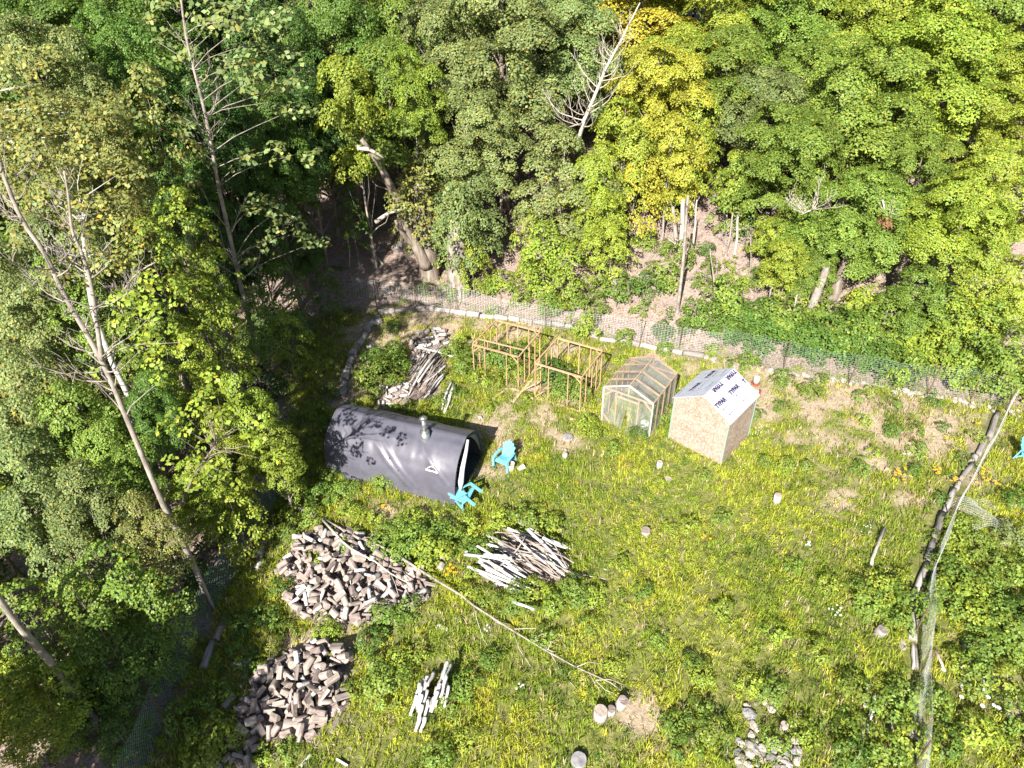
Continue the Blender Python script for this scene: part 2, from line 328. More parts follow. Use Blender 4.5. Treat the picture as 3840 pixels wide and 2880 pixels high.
for hp in [[(560, 500), (820, 420), (1200, 440), (1560, 620), (1960, 900), (1990, 1080), (1780, 1200), (1280, 1360), (1000, 1350), (620, 1300), (500, 1150), (560, 900), (420, 870), (420, 760), (580, 640)]]: hm |= inpoly(v[:, 0], v[:, 1], [G(*z4(*q)) for q in hp])
hm |= inpoly(v[:, 0], v[:, 1], [G(*z6(*q)) for q in [(640, 880), (900, 520), (1250, 380), (1420, 330), (1740, 400), (1700, 560), (1650, 760), (1700, 960), (1450, 1080), (1380, 1250), (1230, 1300), (950, 1340), (740, 1330), (540, 1180), (520, 1000)]])
hm |= inpoly(v[:, 0], v[:, 1], [G(*z5(*q)) for q in [(600, 430), (1130, 260), (1500, 560), (1400, 800), (800, 860), (500, 720)]]) | inpoly(v[:, 0], v[:, 1], [G(*zb(*q)) for q in [(640, 340), (920, 310), (910, 480), (840, 760), (660, 770), (420, 800), (430, 680), (640, 640)]])
li = np.maximum(litter(v[:, 0], v[:, 1]), hm*1.0); ba = bare(v[:, 0], v[:, 1])
me = npmesh('ground', v, f, np.stack([li, ba, li*0], 1), True)
def ground_mat():
    m = mat('ground', rough=.95, spec=.1); n = m.node_tree.nodes; l = m.node_tree.links; b = n['Principled BSDF']
    at = n.new('ShaderNodeAttribute'); at.attribute_name = 'col'; sp = n.new('ShaderNodeSeparateColor'); l.new(at.outputs['Color'], sp.inputs[0])
    tc = n.new('ShaderNodeTexCoord')
    def ramp(scale, stops, det=8, dist=0):
        z = n.new('ShaderNodeTexNoise'); z.inputs['Scale'].default_value = scale; z.inputs['Detail'].default_value = det; z.inputs['Distortion'].default_value = dist; z.inputs['Roughness'].default_value = .7
        l.new(tc.outputs['Object'], z.inputs['Vector']); c = n.new('ShaderNodeValToRGB'); e = c.color_ramp.elements
        while len(e) < len(stops): e.new(.5)
        for k, (p, cc) in enumerate(stops): e[k].position = p; e[k].color = (*cc, 1)
        l.new(z.outputs[0], c.inputs[0]); return c.outputs[0], z.outputs[0]
    gr, _ = ramp(3, [(.3, (.08, .10, .025)), (.5, (.17, .18, .05)), (.7, (.30, .28, .12))])
    dry, h1 = ramp(9, [(.3, (.22, .16, .10)), (.5, (.42, .33, .23)), (.72, (.56, .47, .35))], 10, .6)
    lit, h2 = ramp(7, [(.30, (.11, .075, .055)), (.45, (.28, .205, .17)), (.62, (.44, .355, .31)), (.8, (.56, .48, .43))], 10, 1.5)
    def mix(f, a, c):
        x = n.new('ShaderNodeMix'); x.data_type = 'RGBA'; l.new(f, x.inputs[0]); l.new(a, x.inputs[6]); l.new(c, x.inputs[7]); return x.outputs[2]
    c = mix(sp.outputs[1], gr, dry); c = mix(sp.outputs[0], c, lit); l.new(c, b.inputs['Base Color'])
    bp = n.new('ShaderNodeBump'); bp.inputs['Strength'].default_value = 1; bp.inputs['Distance'].default_value = .05; l.new(h2, bp.inputs['Height']); l.new(bp.outputs[0], b.inputs['Normal'])
    return m
M['ground'] = ground_mat()
gro = link('ground', me, None, ('ground',)); tag(gro, 'rough garden ground rising to a bare bank and forest floor', None, None, 'structure')

# ------------------------------------------------------------------ areas where nothing grows
EXC = []
def rect(o, a, w, dd, m=0.05):
    u = Vector((math.cos(a), math.sin(a), 0)); n = Vector((-math.sin(a), math.cos(a), 0)); o = Vector((o[0], o[1], 0))
    return [o-u*m-n*m, o+u*(w+m)-n*m, o+u*(w+m)+n*(dd+m), o-u*m+n*(dd+m)]
SHED = ((6.553, 22.511), -.747, 2.432, 2.233, 2.239, .71)
GH = ((3.867, 23.809), -.592, 2.26, 2.437, 1.825, .496)
FR = [((-1.778, 27.243), -.482, 2.363, 2.317, 1.862), ((1.029, 25.528), -.521, 2.256, 2.255, 1.952)]
TFL = Vector((-2.25, 18.92, 0)); TA = math.atan2(1.92, -5.29); TU = Vector((math.cos(TA), math.sin(TA), 0)); TN = Vector((TU.y, -TU.x, 0))
TW, TL, TH = 2.95, 5.65, 2.3
EXC.append(rect(*SHED[:4])); EXC.append([TFL, TFL+TU*TL, TFL+TU*TL+TN*TW, TFL+TN*TW])
HEAP_UP = [G(*z4(*q)) for q in [(560, 500), (820, 420), (1200, 440), (1560, 620), (1960, 900), (1990, 1080), (1780, 1200), (1280, 1360), (1000, 1350), (620, 1300), (500, 1150), (560, 900), (420, 870), (420, 760), (580, 640)]]
HEAP_LO = [G(*z6(*q)) for q in [(640, 880), (900, 520), (1250, 380), (1420, 330), (1740, 400), (1700, 560), (1650, 760), (1700, 960), (1450, 1080), (1380, 1250), (1230, 1300), (950, 1340), (740, 1330), (540, 1180), (520, 1000)]]
HEAP_TAIL = [G(*z6(*q)) for q in [(560, 1200), (750, 1400), (760, 1590), (260, 1620), (270, 1480), (480, 1330)]]
STACK_C = [G(*z5(*q)) for q in [(600, 430), (1130, 260), (1500, 560), (1400, 800), (800, 860), (500, 720)]]
STACK_B = [G(*zb(*q)) for q in [(640, 340), (920, 310), (910, 480), (840, 760), (660, 770), (420, 800), (430, 680), (640, 640)]]
EXC += [HEAP_UP, HEAP_LO, STACK_C, STACK_B]
def strip(pts, wd):
    W_ = [G(*q) for q in pts]
    for a, b in zip(W_[:-1], W_[1:]):
        u = (b-a).normalized(); n = Vector((-u.y, u.x, 0))*wd; EXC.append([a-n, b-n, b+n, a+n])
RB1 = [(3745, 1550), (3700, 1650), (3640, 1740), (3580, 1840), (3535, 1930), (3500, 2030), (3470, 2110), (3445, 2190), (3422, 2260)]; RB2 = [z8(590, 400), z8(592, 900), z8(590, 1650)]
strip(RB1, .38); strip(RB2, .2)
def excluded(x, y):
    m = np.zeros(np.shape(x), bool)
    for p in EXC: m |= inpoly(x, y, p)
    return m

# ------------------------------------------------------------------ grass and low ground cover (uncountable)
YG = np.array([.45, .50, .055]); GN = np.array([.29, .38, .045]); DK = np.array([.09, .17, .035]); DRY = np.array([.60, .50, .29]); YL = np.array([.54, .53, .065]); TANG = np.array([.44, .34, .22])
def sward_col(x, y, n):
    a = fbm(x*.45+3, y*.45+8, 3)[:, None]; b = fbm(x*1.6+40, y*1.6, 3)[:, None]
    c = np.clip((a-.36)*5, 0, 1); c = GN*(1-c)+YG*c
    k = np.clip((b-.56)*7, 0, 1); c = c*(1-k)+YL*k
    k = np.clip((.34-b)*7, 0, 1)*.8; c = c*(1-k)+DK*k
    ba = bare(x, y)[:, None]; r = rng.random((n, 1)); dry = (r < .10+.65*ba); c = np.where(dry, np.where(rng.random((n, 1)) < .6, DRY, TANG), c)
    return c
def sample_view(n, X0, X1, Y0, Y1):
    x = rng.uniform(X0, X1, n); y = rng.uniform(Y0, Y1, n); half = np.hypot(y, 20)*.73+2.2
    k = np.abs(x) < half; return x[k], y[k]
def make_grass():
    x, y = sample_view(190000, -15, 29, 7.5, 36)
    li = litter(x, y); ba = bare(x, y); lush = np.clip((fbm(x*.9+60, y*.9, 3)-.3)*3, .35, 1.2)
    den = lush*(1-.85*ba)*(1-.93*li); k = (rng.random(len(x)) < den) & ~excluded(x, y); x = x[k]; y = y[k]
    nb = 5; n = len(x); lean = rng.uniform(0, 2*math.pi, n); L0 = rng.uniform(.08, .27, n)*(.55+.75*fbm(x*.6, y*.6+9, 2)/.5)
    cc = sward_col(x, y, n); X = np.repeat(x, nb); Y = np.repeat(y, nb); m = len(X)
    X = X+rng.normal(0, .045, m); Y = Y+rng.normal(0, .045, m); Z = terrain(X, Y)-.01
    L = np.repeat(L0, nb)*rng.uniform(.6, 1.25, m); a = np.repeat(lean, nb)+rng.normal(0, 1.2, m); t = rng.uniform(.25, .95, m)
    dx = np.cos(a); dy = np.sin(a); wd = rng.uniform(.006, .014, m)
    base = np.stack([X, Y, Z], 1); mid = base+np.stack([dx*L*t*.35, dy*L*t*.35, L*.62], 1); tip = base+np.stack([dx*L*t, dy*L*t, L*np.sqrt(np.maximum(.1, 1-t*t))*.95], 1)
    s = np.stack([-dy*wd, dx*wd, np.zeros(m)], 1)
    v = np.stack([base-s, base+s, mid+s*.9, tip, mid-s*.9], 1).reshape(-1, 3); i = np.arange(m)[:, None]*5
    f = np.concatenate([i+np.array([[0, 1, 2, 4]])], 0); f2 = i+np.array([[4, 2, 3, 3]])
    c = np.repeat(cc, nb, 0)*rng.uniform(.7, 1.3, (m, 1)); 
    v4 = v; faces = np.concatenate([i+np.array([[0, 1, 2, 4]])]); tri = np.concatenate([np.concatenate([i+np.array([[0, 1, 2]]), i+np.array([[0, 2, 4]]), i+np.array([[4, 2, 3]])])])
    me = npmesh('grass', v4, tri, np.repeat(c, 5, 0)); o = link('grass', me, None, ('grass',)); tag(o, 'rough yellow-green grass covering the garden', None, None, 'stuff')
def make_cover(name, label, n, region, cr, leaf, per, dens, cols, seedo=0, zoff=.08):
    x, y = sample_view(n, *region); d_ = dens(x, y); k = (rng.random(len(x)) < d_) & ~excluded(x, y); x = x[k]; y = y[k]; m = len(x)
    C = []; N = []; S = []; CC = []
    cs = sward_col(x, y, m) if cols is None else np.array(cols)[rng.integers(0, len(cols), m)]
    for i in range(m):
        r = random.uniform(*cr); q = max(5, int(per*r*r)); a, b, s = clump_leaves(np.array([x[i], y[i], T(x[i], y[i])+zoff*r/.2*.5]), np.array([0, 0, 1.]), r, q, leaf, .7, .1)
        C.append(a); N.append(b); S.append(s); CC.append(cs[i]*tint(q, .3, .04)*random.uniform(.85, 1.2))
    v, f, cc = leaves(np.concatenate(C), np.concatenate(N), np.concatenate(S), np.concatenate(CC)); me = npmesh(name, v, f, cc)
    o = link(name, me, None, ('grass',)); tag(o, label, None, None, 'stuff'); return o
make_grass()
make_cover('low_weeds', 'low leafy weeds mixed through the garden grass', 15000, (-13, 28, 7.5, 34), (.07, .22), .055, 1000,
           lambda x, y: np.clip((fbm(x*.7+20, y*.7+4, 3)-.33)*5, .18, 1)*(1-.8*bare(x, y))*(1-litter(x, y)), [YG, YG, GN, GN, YL*.9, DK*1.3, (.24, .34, .03)])
make_cover('undergrowth', 'scattered green undergrowth on the bank and forest floor', 5200, (-30, 34, 7.5, 56), (.12, .34), .085, 520,
           lambda x, y: litter(x, y)*np.clip((fbm(x*.5+70, y*.5, 3)-.42)*5, .04, 1)*.8, [DK, DK*1.2, GN, (.12, .2, .05)])
# ------------------------------------------------------------------ strand-board shed with printed roof wrap
def text_mesh(s, size, bold=0.0):
    c = bpy.data.curves.new('lettering', 'FONT'); c.body = s; c.size = size; c.align_x = 'CENTER'; c.align_y = 'CENTER'; c.offset = bold; c.extrude = .0012; c.space_character = .95
    o = bpy.data.objects.new('lettering', c); col.objects.link(o); dg = bpy.context.evaluated_depsgraph_get(); me = bpy.data.meshes.new_from_object(o.evaluated_get(dg)); bpy.data.objects.remove(o); return me
def make_shed():
    (ox, oy), a, w_, d_, h, hr = SHED; w_ = 2.44; d_ = 2.3; z0 = T(ox+1, oy)-.02
    r = empty('shed', (ox, oy, z0), a); tag(r, 'small strand-board shed with white printed wrap on its gable roof', 'shed'); t = .014
    def wall(x0, x1, name='wall'):                                   # gable sheets
        pass
    def gable(y):
        hh = lambda x: h+hr*(1-abs(x-w_/2)/(w_/2)); xs = [0, .70, 1.92, w_]   # three sheets with seams
        mb = MB()
        for k in range(3):
            x0 = xs[k]+.004; x1 = xs[k+1]-.004; pts = [(x0, 0.02), (x1, 0.02), (x1, hh(x1)-.02)]
            if x0 < w_/2 < x1: pts.append((w_/2, hh(w_/2)-.02))
            pts.append((x0, hh(x0)-.02)); n = len(pts)
            vs = [(px, y-t/2, pz) for px, pz in pts]+[(px, y+t/2, pz) for px, pz in pts]
            mb.add(vs, [tuple(range(n)), tuple(range(2*n-1, n-1, -1))]+[(i, i+n, (i+1) % n+n, (i+1) % n) for i in range(n)])
        return mb.build('wall', 'osb', r)
    gable(t/2); gable(d_-t/2)
    for x in (t/2, w_-t/2):
        mb = MB()
        for k in range(2):
            y0 = .02+k*(d_-.04)/2; y1 = y0+(d_-.04)/2-.006; mb.box((x, (y0+y1)/2, (h-.03)/2+.01), (t, y1-y0, h-.04))
        mb.build('wall', 'osb', r)
    for x, y in ((-.004, -.004), (w_+.004, -.004), (w_+.004, d_+.004), (-.004, d_+.004)):
        mb = MB(); mb.box((x, y, h/2-.02), (.03, .03, h-.08)); mb.build('corner_strip', 'teal', r)
    mb = MB(); mb.box((w_/2, d_/2, .0), (w_-.06, d_-.06, .1)); mb.build('floor', 'board', r)
    mb = MB(); N = 22; Mn = 22; ov = .07; hw = w_/2+ov; L = math.hypot(hw, hr*hw/(w_/2))
    for sgn in (-1, 1):                                              # a sheet with soft wrinkles, thick, folded over the edges
        g = []
        for i in range(N+1):
            for j in range(Mn+1):
                s = i/N; y = -ov+(d_+2*ov)*j/Mn; x = w_/2+sgn*hw*s; z = h+hr-s*hr*hw/(w_/2)+.02
                wr = .010*(vnoise(s*9+j*.5+5*(sgn+1), j*.35+3)-.5)+.008*(vnoise(s*3+50, j*.9+9*sgn+20)-.5); g.append((x, y, z+float(wr)+.004))
        fs = [(i*(Mn+1)+j, i*(Mn+1)+j+1, (i+1)*(Mn+1)+j+1, (i+1)*(Mn+1)+j) for i in range(N) for j in range(Mn)]
        if sgn < 0: fs = [f[::-1] for f in fs]
        mb.add(g, fs, 0, True)
        lo = [(x, y, z-.022) for x, y, z in g]; mb.add(lo, [f[::-1] for f in fs], 0, True)
        edge = [j for j in range(Mn+1)]; e2 = [N*(Mn+1)+j for j in range(Mn+1)]; e1 = [i*(Mn+1) for i in range(N+1)]; e3 = [i*(Mn+1)+Mn for i in range(N+1)]
        for E_ in (e2, e1, e3):
            vs = [g[k] for k in E_]+[(g[k][0], g[k][1], g[k][2]-(.022 if E_ is not e2 else .06)) for k in E_]; n = len(E_); mb.add(vs, [(k, k+1, k+1+n, k+n) for k in range(n-1)])
    roof = mb.build('roof', 'wrap', r)
    def on_roof(sgn, s, y, rot, me, name):
        dn = Vector((sgn*hw, 0, -hr*hw/(w_/2))).normalized(); yv = Vector((0, 1, 0)); nrm = dn.cross(yv)*(1 if sgn > 0 else -1)
        if nrm.z < 0: nrm = -nrm
        bx = yv if rot == 0 else -yv; by = nrm.cross(bx); Rm = Matrix((bx, by, nrm)).transposed()
        Rm = Rm @ Matrix.Rotation(random.uniform(-.04, .04), 3, 'Z')
        pos = Vector((w_/2, 0, h+hr+.028))+dn*(s*L)+yv*y+nrm*.007
        o = link(name, me, roof, ('ink',)); o.matrix_local = Matrix.Translation(pos) @ Rm.to_4x4(); return o
    big = text_mesh('TYPAR', .245, .013)
    def fine():
        mb = MB(); mb.box((-.20, 0, 0), (.05, .045, .002)); x = -.15
        while x < .26: l = random.uniform(.02, .07); mb.box((x+l/2, .0, 0), (l, .011, .002)); mb.box((x+l/2, -.02, 0), (l*.8, .007, .002)) if x < .1 else None; x += l+.008
        return mb.build('small_print', 'ink', roof).data
    D_ = d_+.05
    for sgn, s, y, rot in [(1, .435, .15, 0), (1, .424, .616, 0), (1, .075, .36, 1), (1, .08, .82, 1), (-1, .61, .337, 0), (-1, .57, .81, 0)]: on_roof(sgn, s, y*D_, rot, big, 'printed_word')
    on_roof(1, .45, .955*D_, 0, text_mesh('T', .245, .013), 'printed_letter')
    first = fine(); bpy.data.objects.remove([o for o in col.objects if o.data == first][0])
    for sgn, s, y, rot in [(1, .60, .17, 0), (1, .58, .645, 0), (1, .80, .20, 0), (1, .80, .68, 0), (-1, .42, .33, 0), (-1, .42, .81, 0), (-1, .92, .17, 0), (-1, .16, .36, 1), (-1, .18, .85, 1)]:
        on_roof(sgn, s, y*D_, rot, first, 'small_print')
make_shed()
# ------------------------------------------------------------------ polythene greenhouse
def make_greenhouse():
    (ox, oy), a, w_, d_, h, hr = GH; d_ = 2.5; z0 = T(ox+1, oy); r = empty('greenhouse', (ox, oy, z0), a); tag(r, 'small gabled greenhouse of lumber covered with clear plastic sheeting', 'greenhouse')
    hh = lambda x: h+hr*(1-abs(x-w_/2)/(w_/2))
    def B(name, p, q, w=.045, t=.06, m='lumber', up=(0, 0, 1)): mb = MB(); mb.beam(p, q, w, t, 0, up); return mb.build(name, m, r)
    for y in (0.03, d_-.03):
        for x in (.03, w_-.03): B('post', (x, y, 0), (x, y, h-.03))
        for s in (-1, 1): B('rafter', (w_/2+s*.02, y, h+hr-.03), (w_/2+s*(w_/2-.02), y, h-.0))
        B('rail', (.06, y, h-.05), (w_-.06, y, h-.05)); B('king_post', (w_/2, y, h-.02), (w_/2, y, h+hr-.05))
    for x in (.62, 1.62): B('door_post', (x, .03, 0), (x, .03, h-.1))
    B('door_header', (.64, .03, h-.28), (1.60, .03, h-.28))
    for x0, s in ((.06, 1), (w_-.06, -1)): B('brace', (x0, .03, h-.42), (x0+s*.36, .03, h-.07)); B('brace', (x0, .03, .36), (x0+s*.3, .03, .04))
    for k in range(1, 4):
        y = d_*k/4
        for s in (-1, 1): B('rafter', (w_/2+s*.03, y, h+hr-.06), (w_/2+s*(w_/2-.02), y, h-.0), .05, .075)
        for x in (.03, w_-.03): B('post', (x, y, 0), (x, y, h-.03))
    for x in (.03, w_-.03): B('top_rail', (x, .06, h-.02), (x, d_-.06, h-.02)); B('bottom_rail', (x, .06, .04), (x, d_-.06, .04))
    B('ridge_board', (w_/2, .06, h+hr-.03), (w_/2, d_-.06, h+hr-.03), .035, .08)
    def sheet(name, fn, nu, nv, m):
        vs = [fn(i/nu, j/nv) for i in range(nu+1) for j in range(nv+1)]; mb = MB()
        mb.add(vs, [(i*(nv+1)+j, i*(nv+1)+j+1, (i+1)*(nv+1)+j+1, (i+1)*(nv+1)+j) for i in range(nu) for j in range(nv)], 0, True); return mb.build(name, m, r)
    wob = lambda u, v, s=0: float(.03*(vnoise(u*6+s, v*4+s)-.5))
    for k, x in enumerate((-.006, w_+.006)): sheet('side_sheet', lambda u, v: (x+wob(u, v, 7*k)*.8, -.01+(d_+.02)*u, .0+(h+.0)*v), 16, 8, 'film')
    sheet('back_sheet', lambda u, v: (w_*u, d_+.01+wob(u, v, 20)*.4, hh(w_*u)*v), 12, 8, 'film')
    for s in (-1, 1): sheet('roof_sheet', lambda u, v: (w_/2+s*(w_/2+.02)*u, -.02+(d_+.04)*v, h+hr+.012-u*hr*1.01-.015*math.sin(v*math.pi*4)**2*(u > .05)*(u < .95)), 10, 24, 'film_roof')
    sheet('front_sheet', lambda u, v: (.60*u, -.008, hh(.6*u)*v), 6, 8, 'film'); sheet('front_sheet', lambda u, v: (1.64+(w_-1.64)*u, -.008, hh(1.64+(w_-1.64)*u)*v), 6, 8, 'film')
    sheet('gable_sheet', lambda u, v: (.6+1.04*u, -.008, (h-.28)+(hh(.6+1.04*u)-h+.28)*v), 8, 4, 'film')
    sheet('door_flap', lambda u, v: (.61+(.52-.14*(1-v)**1.3)*u, -.02-.05*math.sin(u*9)*(1-v)-.10*(1-v)*u, .02+(h-.3)*v), 14, 10, 'film')
    sheet('door_flap', lambda u, v: (1.63-(.50-.16*(1-v)**1.3)*u, -.025-.05*math.sin(u*8+1)*(1-v)-.12*(1-v)*u, .02+(h-.3)*v), 14, 10, 'film')
    mb = MB(); mb.beam((w_/2, -.015, h+hr), (0, -.015, h), .03, .035); mb.build('edge_tape', 'cloth', r); mb = MB(); mb.beam((w_/2, -.015, h+hr), (w_, -.015, h), .05, .04); mb.build('edge_tape', 'cloth', r)
    for x in (0, w_): mb = MB(); mb.beam((x, -.015, .0), (x, -.015, h-.02), .03, .03); mb.build('edge_tape', 'cloth', r)
    mb = MB(); mb.tube([(1.8, .5, .0), (1.8, .5, .3)], [.16, .18], 12); o = mb.build('planter_bucket', 'white'); o.matrix_world = Matrix.Translation((ox, oy, z0)) @ Matrix.Rotation(a, 4, 'Z'); tag(o, 'white bucket standing inside the plastic greenhouse', 'bucket')
make_greenhouse()
# ------------------------------------------------------------------ two open lumber frames
def make_frame(k, spec):
    (ox, oy), a, w_, d_, h = spec; z0 = T(ox+1, oy); r = empty('lumber_frame', (ox, oy, z0), a)
    tag(r, ['open lumber frame on the left, full of green weeds', 'open lumber frame on the right, nearest the greenhouse'][k], 'frame', 'unfinished lumber frames')
    def B(name, p, q, w=.036, t=.042, m='lumber', up=(0, 0, 1)): mb = MB(); mb.beam(p, q, w, t, 0, up); return mb.build(name, m, r)
    t = h-.045
    B('top_rail', (0, 0, t), (w_, 0, t), .09, .042); B('top_rail', (0, d_, t), (w_, d_, t), .09, .042)
    B('top_rail', (0, .05, t+.003), (0, d_-.05, t+.003), .05, .05); B('top_rail', (w_, .05, t+.003), (w_, d_-.05, t+.003), .05, .05)
    xs = [.02, .30*w_, .72*w_, w_-.02] if k else [.02, .26*w_, .74*w_, w_-.02]
    for x in xs: B('stud', (x, 0, -.02), (x, 0, t-.03))
    for j in range(5): x = .02+(w_-.04)*j/4; B('stud', (x, d_, -.02), (x, d_, t-.03))
    for x in (0.0, w_):
        for j in range(1, 4): y = d_*j/4+random.uniform(-.04, .04); B('stud', (x, y, -.02), (x, y, t-.03))
    B('bottom_plate', (.05, 0, .03), (w_*.42 if k == 0 else w_-.05, 0, .03), .07, .04); B('bottom_plate', (.03, d_, .03), (w_-.03, d_, .03), .07, .04)
    B('bottom_plate', (0, .05, .03), (0, d_-.05, .03), .07, .04); B('bottom_plate', (w_, .05, .03), (w_, d_-.05, .03), .07, .04)
    for x0, s in ((.03, 1), (w_-.03, -1)):
        for y in (0, d_): B('brace', (x0, y+.03, t-.38), (x0+s*.36, y+.03, t-.02), .03, .04)
    for y0, s in ((.03, 1), (d_-.03, -1)):
        for x in (0.03, w_-.03): B('brace', (x, y0, t-.38), (x, y0+s*.36, t-.02), .03, .04)
    if k == 0:
        B('cross_rail', (0.03, .52, t+.0), (w_-.02, .60, t+.0), .06, .04)
        for x in (.5, 1.1, 1.7): B('cripple_stud', (x, .54, t-.42), (x, .54, t-.03), .04, .04)
        B('cross_rail', (.02, .54, t-.44), (w_*.85, .57, t-.44), .04, .04)
    else: B('brace', (.03, .03, .05), (.38, .03, .42), .03, .04)
for k, s in enumerate(FR): make_frame(k, s)
def board(px1, py1, h1, px2, py2, h2, label, w=.09, t=.04, m='board', name='loose_board', group=None, cat='board'):
    a = G(px1, py1, h1); b = G(px2, py2, h2); c = (a+b)/2; mb = MB(); mb.beam(a-c, b-c, w, t); o = mb.build(name, m); o.location = c; tag(o, label, cat, group); return o
p, q = z2(760, 985), z2(960, 745); board(*p, .03, q[0], q[1], .03, 'long pale board lying between the two lumber frames', .10)
p, q = z2(870, 860), z2(1035, 610); board(*p, .03, q[0], q[1]+60, .8, 'board leaning up against the right lumber frame', .09)
p, q = z2(565, 940), z2(700, 845); board(*p, .03, *q, .03, 'short board lying in front of the left lumber frame', .06)
p, q = z2(735, 845), z2(820, 872); board(*p, .03, *q, .04, 'small offcut at the right foot of the left lumber frame', .07)
p, q = z2(365, 690), z2(430, 755); board(*p, .05, *q, .04, 'thin board at the left foot of the left lumber frame', .05)
p, q = z2(950, 960), z2(1030, 790); board(*p, .03, *q, .03, 'reddish board lying beside the right lumber frame', .12)
p, q = z3(5, 905), z3(65, 925); board(*p, .04, *q, .04, 'pale scrap board in the grass left of the greenhouse', .12)
p, q = z2(1350, 1160), z2(1450, 1190); board(*p, .03, *q, .03, 'short scrap board in the grass below the right frame', .09)
# ------------------------------------------------------------------ rounded tarpaulin shelter
def make_tent():
    z0 = T(-4, 20); r = empty('shelter_tent', (TFL.x, TFL.y, z0), 0); tag(r, 'rounded grey tarpaulin shelter with a metal chimney, open at one end', 'tent')
    r.matrix_world = Matrix(((-TU.x, TN.x, 0, TFL.x), (-TU.y, TN.y, 0, TFL.y), (0, 0, 1, z0), (0, 0, 0, 1)))   # local: -x towards the back, y across, z up
    prof = [(-.01, 0), (-.0, .45), (.05, .90), (.19, 1.33), (.45, 1.74), (.85, 2.05), (1.20, 2.20), (TW/2, TH)]
    prof = prof+[(TW-a, b) for a, b in prof[-2::-1]]
    def cr(t):
        n = len(prof)-1; x = t*n; i = min(int(x), n-1); f = x-i; p = [prof[max(0, min(n, k))] for k in (i-1, i, i+1, i+2)]
        return [.5*((2*p[1][c])+(-p[0][c]+p[2][c])*f+(2*p[0][c]-5*p[1][c]+4*p[2][c]-p[3][c])*f*f+(-p[0][c]+3*p[1][c]-3*p[2][c]+p[3][c])*f**3) for c in (0, 1)]
    ribs = [0, .333, .667, 1]
    def crease(u, v, a, b, wd, amp):
        ax, ay = a; bx, by = b; L2 = (bx-ax)**2+(by-ay)**2; t = max(0, min(1, ((u-ax)*(bx-ax)+(v-ay)*(by-ay))/L2)); dd = math.hypot(u-ax-t*(bx-ax), v-ay-t*(by-ay)); return amp*math.exp(-(dd/wd)**2)*math.sin(math.pi*(.08+.84*t))
    def surf(u, v, inset=0):                                         # u 0 front..1 back, v 0 near side..1 far
        y, z = cr(v); y2, z2_ = cr(min(1, v+.01)); y1, z1_ = cr(max(0, v-.01)); tv = Vector((0, y2-y1, z2_-z1_)).normalized(); nn = Vector((0, -tv.z, tv.y))
        q = (u*3) % 1; sag = -.035*math.sin(math.pi*q) if 0 < u < 1 else 0
        if u > .93: sag -= .10*((u-.93)/.07)**2
        dsp = sag+float(.030*(vnoise(u*26, v*5+3)-.5)*(.4+.6*vnoise(u*4, v*4)))+float(.02*(vnoise(u*6+30, v*30)-.5))
        dsp += crease(u, v, (.64, .33), (.28, .03), .016, .085)+crease(u, v, (.60, .36), (.25, .05), .012, .06)+crease(u, v, (.30, .36), (.02, .12), .012, .05)+crease(u, v, (.66, .40), (.40, .33), .011, .045)+crease(u, v, (.5, .03), (.1, .02), .012, .05)+crease(u, v, (.31, .30), (.06, .22), .02, .025)
        p = Vector((-u*TL, y, z))+nn*(dsp*(0 if v in (0, 1) else 1)-inset); p.z = max(p.z, -.02); return p
    U, V = 110, 64
    def grid(fn, U, V, name, m, sm=True, flip=False):
        vs = [fn(i/U, j/V) for i in range(U+1) for j in range(V+1)]; fs = [(i*(V+1)+j, (i+1)*(V+1)+j, (i+1)*(V+1)+j+1, i*(V+1)+j+1) for i in range(U) for j in range(V)]
        mb = MB(); mb.add(vs, [f[::-1] for f in fs] if flip else fs, 0, sm); return mb.build(name, m, r)
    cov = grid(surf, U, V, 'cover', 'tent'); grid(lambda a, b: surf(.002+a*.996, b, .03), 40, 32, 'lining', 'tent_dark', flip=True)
    # back end panel and front hem
    def endp(x, name, m):
        n = 40; vs = [(x, TW/2, .9)]+[tuple(surf(abs(x)/TL, j/n)) for j in range(n+1)]; vs = [(x, b, c) for a, b, c in vs]; mb = MB(); mb.add(vs, [(0, j, j+1) for j in range(1, n+1)]); return mb.build(name, m, r)
    endp(-TL+.02, 'end_panel', 'tent')
    def hem(i, j):
        p = surf(0, j, .0); c = Vector((0, TW/2, .95)); q = p+(Vector((0, c.y, c.z))-p).normalized()*(.16*i)+Vector((-.05*i+.02*math.sin(j*260)*(i > 0), 0, 0)); q.z = max(q.z, 0); return q+Vector((.012, 0, 0))
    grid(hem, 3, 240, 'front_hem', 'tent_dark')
    def flapR(i, j):                                                # dark door panel on the far side
        v = .52+.47*j; p = surf(.0, v, .05); q = Vector((-.06, TW/2+.10+(.95*j), max(.95, TH-.15-1.0*j*1.0))); return Vector((-.05, 0, 0))+p.lerp(q, i*.8)
    grid(flapR, 8, 20, 'door_panel', 'tent')
    def flapL(i, j): v = .05+.43*j; p = surf(.0, v, .05); q = Vector((-.1, p.y+.28, p.z-.05)); return Vector((-.04-.02*math.sin(i*6), 0, 0))+p.lerp(q, i)
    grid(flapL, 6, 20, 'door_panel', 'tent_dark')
    pts = [Vector((.05, TW/2-.05, TH-.12)), Vector((.07, TW/2-.32, 1.85)), Vector((.10, .66, 1.40)), Vector((.12, .38, .95)), Vector((.12, .26, .60))]
    mb = MB(); mb.tube(pts, [.05, .065, .085, .095, .04], 10, jit=.18); mb.build('rolled_door', 'cloth', r)
    for u in ribs:
        mb = MB(); uu = min(max(u, .01), .985); mb.tube([surf(uu, j/24, .06) for j in range(25)], .02, 6); mb.build('frame_rib', 'metal', r)
    mb = MB(); mb.beam((-1.1, .25, .05), (-.95, TW-.15, .05), .12, .04); mb.build('floor_board', 'board', r)
